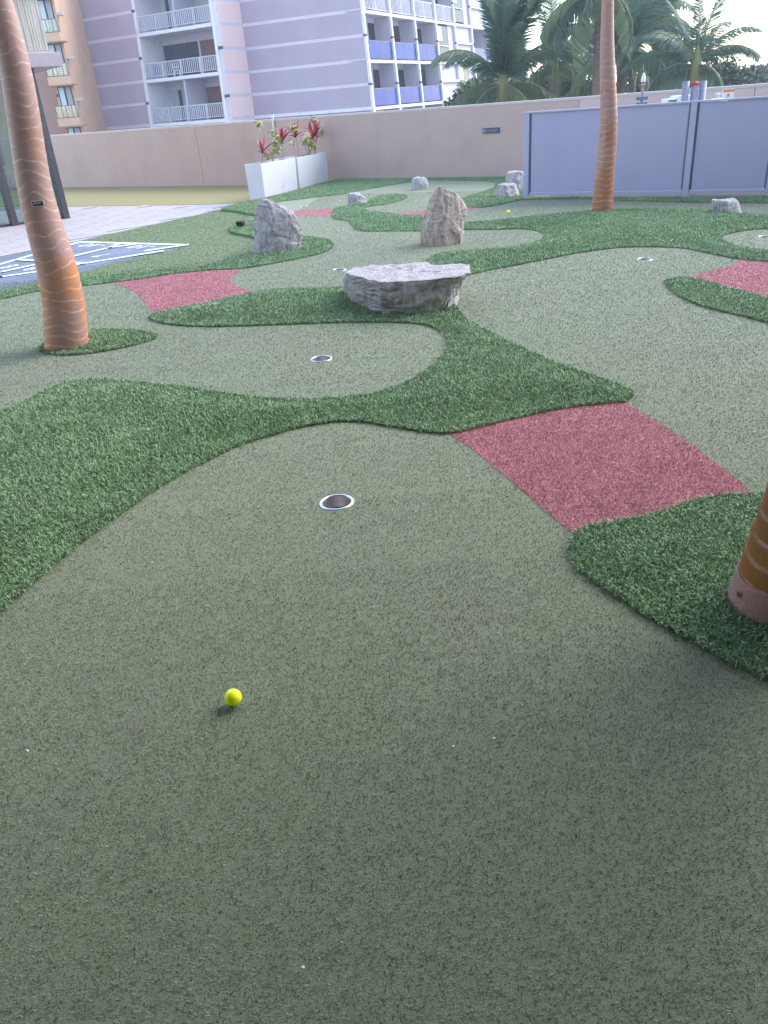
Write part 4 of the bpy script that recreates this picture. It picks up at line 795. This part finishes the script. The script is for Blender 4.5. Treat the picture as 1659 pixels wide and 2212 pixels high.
tm_, axm = course_palm('palm_tree', [(1301,466),(1303,420),(1306,372),(1314,297),(1316,260),(1315,223),(1312,149),(1311.5,74),(1313,0)], [44,42.5,41,39,37,35,32,28,24.5], gnd(1301,467).y+.08, 'slim curved palm trunk standing in front of the grey fence', M['wrapslim'], .062, .19, 9, 5.8, line=.065, step=.011)
# small plate on the left trunk
pz = at(86.5, 436, gnd(145,757).y+.10); a_ = np.array(axl); cxp = np.interp(pz.z, a_[:,2], a_[:,0])+tl.location.x; crp = np.interp(pz.z, a_[:,2], a_[:,3]); cyp = tl.location.y
ang = math.atan2(-1, .38); pc_ = Vector((cxp+math.cos(ang)*(crp*1.015), cyp+math.sin(ang)*(crp*1.015), pz.z))
npz = empty('name_plate', pc_, ang+PI/2, 'small silver and black name plate screwed to the left trunk', 'plate')
MB().box(-.035,.035,-.004,.004,-.0165,.0165).build('plate_back', M['silver'], npz, .003); MB().box(-.031,.031,-.0062,-.0042,-.0125,.0115).build('dark_field', M['dark'], npz)
mb = MB()
for i in range(6): mb.box(-.024+i*.008,-.024+i*.008+.0055,-.0082,-.0064,-.005+.003*(i % 2),.007)
mb.build('lettering', M['silver'], npz)
# nearest palm at the right edge, on a pink footing
ctr = gnd(1683,1290,.03); ctr.z = .022; ang0 = .16
o = empty('palm_tree', ctr, 0, 'nearest palm at the right edge, brown wrapped trunk on a pink footing', 'palm tree', 'palm trees with wrapped trunks on the course')
axr = [(ang0*z, .02*z, z, .1245-.013*z) for z in np.r_[np.arange(.055, 5.2, .2), 5.2]]
link('trunk', trunk_mesh('trunk', axr, .062, .07, 12, ztop=1.6, line=.05, step=.022), o, M['wrapnear'])
mb = MB(); NA = 56; prof = [(-.03,.131),(.0,.130),(.03,.1285),(.045,.1275),(.060,.1265),(.072,.1255),(.077,.1225),(.075,.10)]
vs = []
for z, r_ in prof:
    for k in range(NA):
        th = 2*PI*k/NA; zz = z+(.006*math.cos(th-PI)+.004*math.sin(3*th+1)+.002*math.sin(7*th))*(z > .065); rr = r_*(1+.006*math.sin(5*th+z*40)); vs.append((rr*math.cos(th)+ang0*z*.6, rr*math.sin(th), zz))
mb.add(vs, [(i*NA+k, i*NA+(k+1) % NA, (i+1)*NA+(k+1) % NA, (i+1)*NA+k) for i in range(len(prof)-1) for k in range(NA)], 0, False); mb.build('footing', M['footing'], o)
dv = (EYE-ctr); a0 = math.atan2(dv.y, dv.x)-.85
mb = MB(); c_ = Vector((math.cos(a0)*.1275, math.sin(a0)*.1285, .044)); tx = Vector((-math.sin(a0), math.cos(a0), 0)); ra = Vector((math.cos(a0), math.sin(a0), 0))
mb.add([c_+(tx*math.cos(k*PI/5)*.006+Vector((0,0,1))*math.sin(k*PI/5)*.010)+ra*.0025 for k in range(10)], [tuple(range(10))]); mb.build('bolt_hole', M['slot'], o)
crown(o, Vector((axr[-1][0], axr[-1][1], 5.2)), auto_crown(21, 4, 7, 5), 21, .62)

# ------------------------------------------------------------ framed buildings: boxes given along a wall line
def fbox(fr, u0, u1, v0, v1, z0, z1, root):
    """box along a wall frame (P, d, n): u along the wall, v outwards"""
    P_, d, n = fr; rl = root.location; f = lambda u, v, z: Vector((P_.x+d.x*u+n.x*v-rl.x, P_.y+d.y*u+n.y*v-rl.y, z-rl.z))
    p = [f(u0,v0,z0), f(u1,v0,z0), f(u1,v1,z0), f(u0,v1,z0), f(u0,v0,z1), f(u1,v0,z1), f(u1,v1,z1), f(u0,v1,z1)]
    if d.x*n.y-d.y*n.x < 0: p = [p[i] for i in (3,2,1,0,7,6,5,4)]
    return p
def part(name, m, root, boxes, parent=None, bevel=0):
    mb = MB()
    for b in boxes: mb.hexa(fbox(*b, root))
    return mb.build(name, m, parent or root, bevel)
V3_ = lambda x, y: Vector((x, y, 0))
# glass pavilion
pr0 = gnd(143,472,zp); fr = (pr0, PVA, PVN); pav = empty('glass_pavilion', pr0, 0, 'glass walled pavilion with dark posts and stone clad roof block', 'pavilion')
Yp = pr0.y; zt = at(68,146,Yp-.1).z; zf1 = zt+.20; zs1 = zf1+.80; sp = .86
for i in range(6):
    u = -i*sp; part('post', M['frame'], pav, [(fr, u-.05, u+.05, -.12, .08, zp-.01, zt)], None, .004)
    if i < 5:
        part('glass_pane', M['glass'], pav, [(fr, u-sp+.051, u-.051, -.03, -.022, zp+.045, zt-.05)]); part('sill', M['frame'], pav, [(fr, u-sp+.051, u-.051, -.06, .01, zp-.01, zp+.042)]); part('head_rail', M['frame'], pav, [(fr, u-sp+.051, u-.051, -.06, .01, zt-.047, zt-.002)])
part('roof_fascia', M['fascia'], pav, [(fr, -7, .50, -4, .16, zt+.002, zf1)], None, .006)
part('stone_block', M['clad'], pav, [(fr, -7, .36, -3.8, .06, zf1+.022, zs1)]); part('ledge', M['coping'], pav, [(fr, -7, .40, -3.9, .10, zf1+.001, zf1+.021)])
nr = 60
part('stone_rib', M['clad'], pav, [(fr, -.02-i*.045+.36-.02, .36-i*.045, .061, .061+.012+.010*random.random(), zf1+.03, zs1-.01) for i in range(nr)])['kind'] = 'stuff'
part('roof_coping', M['coping'], pav, [(fr, -7, .46, -4, .18, zs1+.002, zs1+.45)], None, .01)

# ------------------------------------------------------------ lilac tower
def hz(x): return 225.68+(225.68-301.11)/(758.67+178.9)*(x-758.67)
def far(x, Y): p = at(x, hz(x), Y); return V3_(p.x, p.y)
tw = empty('hotel_tower', V3_(-8, 72), 0, 'large lilac hotel tower with banded panels and balconies', 'building')
D_ = far(802, 62.8); d1 = V3_(.9, -.436).normalized(); e1 = V3_(.436, .9).normalized()
def meet(x, P_, d):
    r_ = ray(x, hz(x)); n = Vector((r_.y, -r_.x, 0)); return P_+d*(-(P_).dot(n)/d.dot(n))
C_ = meet(549, D_, d1); B_ = meet(493, C_, e1); d2 = V3_(.845, -.535).normalized(); A_ = meet(181, B_, d2); Rl = meet(331, B_, d2)
nCD = V3_(d1.y, -d1.x); nAB = V3_(d2.y, -d2.x); nBC = V3_(-e1.y, e1.x)*-1; nDE = V3_(e1.y, -e1.x)
if nCD.y > 0: nCD = -nCD
if nAB.y > 0: nAB = -nAB
if nDE.x < 0: nDE = -nDE
nBC = nDE
Z0 = 1.0; SH = 3.0; KL = range(-1, 4)
def panels(P_, Q_, n, m, m2, u0=0, u1=None, name='wall_panel'):
    d = (Q_-P_); Ln = d.length; d.normalize(); f = (P_, d, n); u1 = Ln if u1 is None else u1
    part('wall_band', m2, tw, [(f, u0, u1, -.35, 0, Z0-14, Z0+3*SH*1.34+.2)])
    for k in KL:
        for h_ in (0, 1): part(name, m, tw, [(f, u0, u1, .002, .014, Z0+SH*k+h_*SH/2+.10, Z0+SH*k+(h_+1)*SH/2-.10)])
panels(A_, Rl, nAB, M['tower'], M['towercore'])
panels(C_, D_, nCD, M['tower'], M['towercore'], .012)
panels(B_, C_, nBC, M['towerlit'], M['towercore'], .0, (C_-B_).length-.012)
# body behind everything
body = MB()
bk = [Rl-nAB*3.2, B_-nAB*3.2-nBC*1.2, C_-nBC*1.2+e1*.4, C_-nCD*.4, D_-nCD*.4-nDE*2.6, D_+e1*46-nDE*2.6, D_+e1*46-d1*26, A_-nAB*26, A_-nAB*.36]
body.prism([((p-tw.location).x, (p-tw.location).y) for p in bk], -14, Z0+SH*4); body.build('tower_core', M['tinner'], tw)
# recessed balconies between Rl and B
f = (Rl, d2, nAB); Lr = (B_-Rl).length
part('fin_wall', M['twhite'], tw, [(f, -.28, .02, -2.2, .16, Z0-14, Z0+4*SH)]); part('fin_wall', M['twhite'], tw, [(f, Lr-.24, Lr-.002, -.42, .16, Z0-14, Z0+4*SH)])
for k in KL:
    z = Z0+SH*k
    part('balcony_slab', M['twhite'], tw, [(f, .021, Lr-.245, -2.2, .20, z-.16, z+.06)])
    if k in (0, 2): part('partition', M['tinner'], tw, [(f, Lr*.5-.07, Lr*.5+.07, -2.2, .05, z+.062, z+SH-.162)])
    rl_ = MB(); zr = z+1.12
    for bx in ([(.03, Lr-.25, .10, .15, zr-.06, zr)]+[(.03, Lr-.25, .11, .14, z+.2, z+.24)]+[(Lr*i/4-.03+(.07 if i == 0 else -.3 if i == 4 else 0), Lr*i/4+.03+(.07 if i == 0 else -.3 if i == 4 else 0), .10, .15, z+.062, zr-.06) for i in range(5)]+[(.1+i*.19, .1+i*.19+.07, .115, .135, z+.24, zr-.06) for i in range(int((Lr-.4)/.19))]): rl_.hexa(fbox(f, *bx, tw))
    rl_.build('railing', M['railpaint'], tw)
    part('back_wall', M['tinner'], tw, [(f, .02, Lr-.38, -2.45, -2.21, z+.0, z+SH-.0)])
    h_ = Lr*.5+.07
    if k in (0, 2):
        part('window', M['curtain'], tw, [(f, .25, 1.75, -2.209, -2.16, z+.1, z+2.25)]); part('window', M['winglass'], tw, [(f, 1.0, 1.35, -2.159, -2.14, z+.1, z+2.24)])
        part('door', M['door'] if k == 0 else M['curtain'], tw, [(f, h_+.05, h_+1.7, -2.209, -2.16, z+.1, z+2.25)])
    else:
        wn = part('window', M['winglass'], tw, [(f, .1, 3.7, -2.209, -2.16, z+.1, z+2.3)])
        for u in (1.3, 2.5): part('frame', M['slot'], tw, [(f, u, u+.07, -2.159, -2.13, z+.1, z+2.3)], wn)
        part('door', M['door'], tw, [(f, 3.95, 5.5, -2.209, -2.16, z+.1, z+2.3)])
    for u in (-.05, Lr-.2): part('dark_slot', M['slot'], tw, [(f, u-.35 if u < 0 else u+.25, u if u < 0 else u+.6, .02, .17, z+SH/2-.09, z+SH/2+.09)])
def local(P_, d, n, u, v, z): return V3_(P_.x+d.x*u+n.x*v, P_.y+d.y*u+n.y*v)+Vector((0,0,z))
q = local(Rl, d2, nAB, 2.75, -.6, Z0+SH+.06); o = empty('plastic_chair', q, 1.9, 'white plastic chair on the middle left balcony', 'chair')
MB().box(-.24,.24,-.24,.24,.40,.45).build('seat', M['offwhite'], o, .02); MB().box(-.24,.24,.20,.25,.45,.92).build('backrest', M['offwhite'], o, .02)
for a, b in ((-1,-1),(-1,1),(1,-1),(1,1)): MB().box(a*.21-.025,a*.21+.025,b*.21-.025,b*.21+.025,0,.40).build('leg', M['offwhite'], o)
for s_ in (-1,1): MB().box(s_*.24-.02,s_*.24+.02,-.22,.20,.62,.66).build('armrest', M['offwhite'], o)
q = local(Rl, d2, nAB, 1.15, -.2, Z0+SH+.30)
mb = MB(); n_ = 9
vs = [(-.4+.8*i/n_, .03*math.sin(i*2.2)+s_*.012, z) for s_ in (0,1) for z in (0,.72) for i in range(n_+1)]; m1 = n_+1
mb.add(vs, [(i,i+1,m1+i+1,m1+i) for i in range(n_)]+[(2*m1+i+1,2*m1+i,3*m1+i,3*m1+i+1) for i in range(n_)]+[(m1+i,m1+i+1,3*m1+i+1,3*m1+i) for i in range(n_)]); mb.build('beach_towel', M['towel'], None, 0, q)
tag(bpy.data.objects['beach_towel'], 'blue towel hanging behind the middle left balcony railing', 'towel')
bpy.data.objects['beach_towel'].rotation_euler.z = math.atan2(d2.y, d2.x)
# right hand side with rows of balconies
f = (D_, e1, nDE); BW = (meet(994, D_, e1)-D_).length/4; NB = 9; dep = 1.25; print('bay', BW)
for k in KL:
    z = Z0+SH*k
    part('balcony_slab', M['twhite'], tw, [(f, .0, BW*NB, -dep, .12, z-.17, z+.02)])
    for i in range(NB+1):
        u = BW*i; part('fin_wall', M['tinner'], tw, [(f, u-.09+(.1 if i == 0 else 0), u+.09+(.1 if i == 0 else 0), -dep, -.0, z+.021, z+SH-.171)])
        part('fin_edge', M['twhite'], tw, [(f, u-.11+(.1 if i == 0 else 0), u+.11+(.1 if i == 0 else 0), .001, .20, z+.021, z+SH/2-.08), (f, u-.11+(.1 if i == 0 else 0), u+.11+(.1 if i == 0 else 0), .001, .20, z+SH/2+.08, z+SH-.171)])
        part('dark_slot', M['slot'], tw, [(f, u-.09, u+.28, .001, .13, z+SH/2-.079, z+SH/2+.079)])
    for i in range(NB):
        u = BW*i; a, b = u+.2, u+BW-.12
        kind = 'rail' if (k == 2 and i < 4) else 'solid' if (i, k) in ((3,0),(4,1),(5,2)) else 'win' if (i, k) in ((3,1),(4,0),(4,2)) else 'blue'
        part('balcony_door', M['darkdoor'], tw, [(f, b-1.15, b-.12, -dep+.001, -dep+.05, z+.03, z+2.5)]); part('curtain', M['curtain'], tw, [(f, b-2.4, b-1.3, -dep+.001, -dep+.04, z+.03, z+2.4)])
        if kind == 'blue':
            for s_ in (0, 1): part('glass_panel', M['blueglass'], tw, [(f, a+.02+s_*(b-a)/2, a-.03+(s_+1)*(b-a)/2, .02, .05, z+.10, z+1.18)])
            part('handrail', M['rail'], tw, [(f, a, b, .01, .06, z+1.182, z+1.23), (f, (a+b)/2-.028, (a+b)/2+.018, .012, .058, z+.022, z+1.18)])
        elif kind == 'rail':
            mb = MB()
            for bx in [(a, b, .02, .07, z+1.15, z+1.21), (a, b, .03, .06, z+.12, z+.16), ((a+b)/2-.03, (a+b)/2+.03, .022, .068, z+.022, z+1.15)]+[(a+.06+j*.24, a+.06+j*.24+.085, .035, .055, z+.16, z+1.15) for j in range(int((b-a-.1)/.24))]: mb.hexa(fbox(f, *bx, tw))
            mb.build('railing', M['railpaint'], tw)
        elif kind == 'solid':
            part('infill_panel', M['tinner'], tw, [(f, a, b, -.15, -.05, z+.022, z+SH/2-.05), (f, a, b, -.2, -.1, z+SH/2+.11, z+SH-.172)]); part('sill', M['twhite'], tw, [(f, a-.05, b, -.1, .18, z+SH/2-.048, z+SH/2+.10)])
        else:
            part('window', M['winglass'], tw, [(f, a+.3, b-1.4, -.15, -.1, z+.2, z+SH-.3)]); part('infill_panel', M['tinner'], tw, [(f, b-1.39, b, -.2, -.08, z+.022, z+SH-.172)]); part('window_shutter', M['twhite'], tw, [(f, a+.35, a+1.6, -.09, -.05, z+SH/2+.1, z+SH-.35)]); part('handrail', M['twhite'], tw, [(f, a, b-1.4, .01, .06, z+1.18, z+1.24)])
part('base_edge', M['twhite'], tw, [((C_, d1, nCD), 0, (D_-C_).length+.3, .10, .16, Z0-.15, Z0+.06)])
part('roof_edge', M['twhite'], tw, [(f, 0, BW*NB, -dep, .16, Z0+4*SH-.17, Z0+4*SH+.1), ((C_, d1, nCD), .1, (D_-C_).length, -.3, .16, Z0+4*SH-.16, Z0+4*SH+.1)])

# the tower narrows upwards: draw every storey in towards its middle
for ch in list(tw.children_recursive):
    me = ch.data; n_ = len(me.vertices); co = np.empty(n_*3, dtype=np.float32); me.vertices.foreach_get('co', co); co = co.reshape(-1, 3)
    cx_, cy_ = C_.x-tw.location.x, C_.y-tw.location.y; k_ = 1-.0052*(co[:, 2]-Z0); co[:, 0] = cx_+(co[:, 0]-cx_)*k_; co[:, 1] = cy_+(co[:, 1]-cy_)*k_
    me.vertices.foreach_set('co', co.ravel()); me.update()
# ------------------------------------------------------------ peach building
pk = empty('apartment_building', far(160, 66), 0, 'peach apartment building with small railed balconies beyond the wall', 'building')
Rp = far(178, 64); Lp_ = far(139, 64); dP = (Rp-Lp_).normalized(); nP = V3_(dP.y, -dP.x); nP = nP if nP.y < 0 else -nP; f = (Lp_, dP, nP); Lw = (Rp-Lp_).length
part('bay_wall', M['peach'], pk, [(f, 0, Lw, -6, 0, -13, 13)])
part('side_wall', M['shadebrown'], pk, [(f, -2.1, -.002, -6.2, -.7, -13, 13)]); part('side_wall', M['peach'], pk, [(f, -8, -2.102, -6, -.45, -13, 13)])
for k in range(-1, 4):
    z = 1.95+k*2.62
    w = part('window', M['winglass'], pk, [(f, .16, Lw-.18, -.03, .02, z+.1, z+1.95)])
    part('pane', M['paleblue'], pk, [(f, .24, .24+(Lw-.5)*.42, .021, .03, z+.15, z+1.9)], w); part('pane', M['curtain'], pk, [(f, Lw-.26-(Lw-.5)*.42, Lw-.26, .021, .03, z+.15, z+1.9)], w)
    part('balcony_slab', M['peach'], pk, [(f, -.12, Lw+.12, .001, .75, z-.55, z-.05)]); part('drip_edge', M['shadebrown'], pk, [(f, -.3, Lw+.35, .001, .80, z-.64, z-.552)])
    rl = part('railing', M['rail'], pk, [(f, -.1, Lw+.1, .70, .74, z+.72, z+.77), (f, -.1, Lw+.1, .70, .74, z-.048, z)]+[(f, u-.02, u+.02, .70, .74, z+.001, z+.719) for u in (-.08, .35, Lw*.5, Lw-.25, Lw+.08)])
    part('glass_panel', M['railglass'], pk, [(f, -.05, Lw+.05, .715, .725, z+.01, z+.71)], rl)
    part('string_course', M['coping'], pk, [(f, Lw, Lw+.42, -.4, .1, z+1.0, z+1.16)])
part('wall_lamp', M['dark'], pk, [(f, .02, .12, .021, .12, 3.3, 3.46)])
q = local(Lp_, dP, nP, Lw*.45, .45, 1.95); MB().lathe([(.20,0),(.24,.1),(.20,.35),(.12,.55),(.05,.72),(0,.74)], 14).build('teal_bag', M['teal'], None, 0, q); tag(bpy.data.objects['teal_bag'], 'folded teal parasol bundle on the lowest peach balcony', 'parasol')

# ------------------------------------------------------------ palms and shrubs beyond the wall
def palm(cpx, Y, label, spec, sc, lean=0., seed=1):
    c = at(*cpx, Y); b = Vector((c.x+lean, c.y, -12.2)); o = empty('palm_tree', b, 0, label, 'palm tree', 'palm trees beyond the wall'); h_ = c-b
    pts = [h_*t+Vector((-lean*.25*math.sin(PI*t), 0, 0)) for t in (0,.2,.4,.6,.8,.95,1)]
    MB().tube(pts, [.26,.20,.18,.17,.16,.17,.10], 12).build('trunk', M['palmbark'], o)
    MB().tube([h_*1-Vector((0,0,.75)), h_-Vector((0,0,.3)), h_+Vector((0,0,.2)), h_+Vector((0,0,.6))], [.17,.24,.17,.05], 10).build('crown_shaft', M['rachis'], o)
    crown(o, h_, spec, seed, sc); return o
palm((1085,183), 30, 'nearest of the far palms, tall upright fronds beside the tower', [('up',88,60,1.1),('up',84,150,1.15),('up',80,10,1.12),('up',76,340,1.1),('up',82,270,1.1),('up',86,20,1.1),('up',80,200,1.05),('up',78,320,1.1),('up',74,80,1),('up',70,350,1.08),('up',62,30,1),('arch',52,175,1),('arch',44,5,1.05),('arch',40,210,.95),('arch',36,330,1),('droop',12,180,.9),('droop',8,0,1),('droop',-5,300,1),('droop',-8,215,.8),('droop',0,60,1),('droop',-25,350,.9),('arch',60,280,1)], 1.02, .3, 1)
palm((1196,128), 38, 'palm with one upright spear leaf behind the nearest far palm', auto_crown(5,3,8,6,1)+[('up',90,0,.75)], .85, -.3, 2)
palm((1345,112), 33, 'large dense palm behind the slim trunk with arching fronds', auto_crown(8,5,9,7,2)+[('arch',55,0,1.3),('arch',48,20,1.2),('arch',62,345,1.3),('arch',40,180,1.2)], 1.05, .5, 3)
palm((1300,-20), 28, 'tall palm whose dark fronds hang in from the top edge', auto_crown(12,5,8,8)+[('droop',-10,185,1),('droop',5,160,1),('arch',30,170,1)], .9, .2, 4)
palm((1425,165), 40, 'low palm between the dense palm and the right hand palm', auto_crown(15,4,8,7,1), 1.0, .2, 5)
palm((1256,172), 41, 'low palm just left of the slim trunk, fronds drooping', auto_crown(19,4,8,7,2), 1.05, -.2, 6)
palm((1503,143), 30, 'right hand palm standing clear against the sky', [('up',88,90,.9),('up',74,10,.95),('arch',62,25,.95),('arch',50,350,1.0),('arch',56,180,1.15),('arch',44,195,1.2),('arch',34,2,1.05),('arch',30,335,.9),('arch',28,170,1.1),('droop',14,200,1.0),('droop',8,30,.8),('droop',5,280,.85),('droop',0,100,.8),('droop',-12,185,1.1),('droop',-20,330,.7),('up',66,150,.9)], .80, .6, 7)
palm((1375,40), 37, 'tall palm rising behind the dense palm', auto_crown(27,4,8,4,1), .85, .2, 8)
def leafy(name, c, rad, n, size, m, label, group, cat='tree', seed=0, trunk=True):
    rs = np.random.default_rng(seed); b = Vector((c.x, c.y, -12.2)); o = empty(name, b, 0, label, cat, group); lob = rs.normal(0, 1, (9, 3)); lob /= np.linalg.norm(lob, axis=1)[:, None]; lob *= rs.uniform(.25, .75, (9, 1))
    k = rs.integers(0, 9, n); d = rs.normal(0, 1, (n, 3)); d /= np.linalg.norm(d, axis=1)[:, None]; p = (lob[k]+d*rs.uniform(.2, .5, (n, 1)))*np.array(rad)+np.array(c-b)
    a = rs.normal(0, 1, (n, 3)); a /= np.linalg.norm(a, axis=1)[:, None]; t = np.cross(a, rs.normal(0, 1, (n, 3))); t /= np.linalg.norm(t, axis=1)[:, None]; s_ = size*rs.uniform(.6, 1.3, (n, 1))
    V = np.stack([p-a*s_, p+t*s_*.45, p+a*s_, p-t*s_*.45], 1).reshape(-1, 3); link('crown', np_mesh('crown', V, np.arange(4*n).reshape(-1, 4)), o, m)
    if trunk:
        h_ = c-b; mb = MB().tube([(0,0,0), h_*.5, h_*.85, h_], [.22,.16,.11,.05], 8)
        for i in range(5): mb.tube([h_*.75, h_*.75+Vector(lob[i]*np.array(rad)*.5)+Vector((0,0,.4)), h_+Vector(lob[i]*np.array(rad)*.8)], [.07,.05,.02], 6)
        mb.build('trunk', M['palmbark'], o)
    return o
sh = [((1030,222),44,(2.2,1.4,1.3),'rounded bush low beside the nearest far palm'),((1150,215),45,(2.6,1.6,1.5),'bush filling the gap right of the nearest far palm'),((1235,205),45,(2.4,1.5,1.6),'bush low behind the slim trunk, left side'),((1390,195),46,(2.6,1.5,1.6),'bush low between the dense palm and the marker post'),((1465,185),46,(2.2,1.4,1.3),'bush low behind the grey pipe posts'),((1545,180),44,(2.2,1.4,1.2),'bush under the right hand palm')]
for i, (px, Y, rad, lb) in enumerate(sh): leafy('bush', at(*px, Y), rad, 2600, .16, M['leaf'], lb, 'bushes beyond the wall', 'bush', 30+i)
leafy('tree', at(1585,172,48), (1.9,1.6,1.0), 2600, .15, M['leaf'], 'lighter broad leaved tree right of the right hand palm', 'leafy trees beyond the wall', 'tree', 51)
leafy('tree', at(1640,172,75), (3.2,2.5,1.2), 3200, .2, M['leaffar'], 'far low tree at the right edge of the skyline', 'leafy trees beyond the wall', 'tree', 52)
leafy('tree', at(1720,168,80), (4,3,1.4), 2500, .22, M['leaffar'], 'far tree just outside the right edge', 'leafy trees beyond the wall', 'tree', 53)

# ------------------------------------------------------------ unseen wall and overhang, added behind the camera to shade the near turf
ht = empty('shade_building', V3_(0, -1.4), 0, 'added unseen building with an overhang behind the viewpoint, shading the near turf', 'building')
f = (V3_(-14, -1.4), V3_(1, 0), V3_(0, 1))
part('shade_wall', M['hotel'], ht, [(f, 0, 34, -6, 0, -.12, 4.7)])
part('shade_overhang', M['hotel'], ht, [(f, 4, 26, .002, 4.7, 4.4, 4.65)], None, .01)
for i in range(9): part('window', M['winglass'], ht, [(f, 1+i*3.7, 3.4+i*3.7, .003, .03, .1, 2.4)])

# ------------------------------------------------------------ haze over the whole place
hm = bpy.data.materials.new('haze_air'); hm.use_nodes = True; n = hm.node_tree.nodes; n.remove(n['Principled BSDF']); pv = n.new('ShaderNodeVolumePrincipled')
pv.inputs['Color'].default_value = (.74, .82, 1, 1); pv.inputs['Density'].default_value = .0014; pv.inputs['Anisotropy'].default_value = .2; hm.node_tree.links.new(pv.outputs[0], n['Material Output'].inputs['Volume'])
tag(MB().box(-120, 120, -70, 160, -13.4, 19).build('haze', hm), 'thin pale air haze over the whole place', None, None, 'stuff')
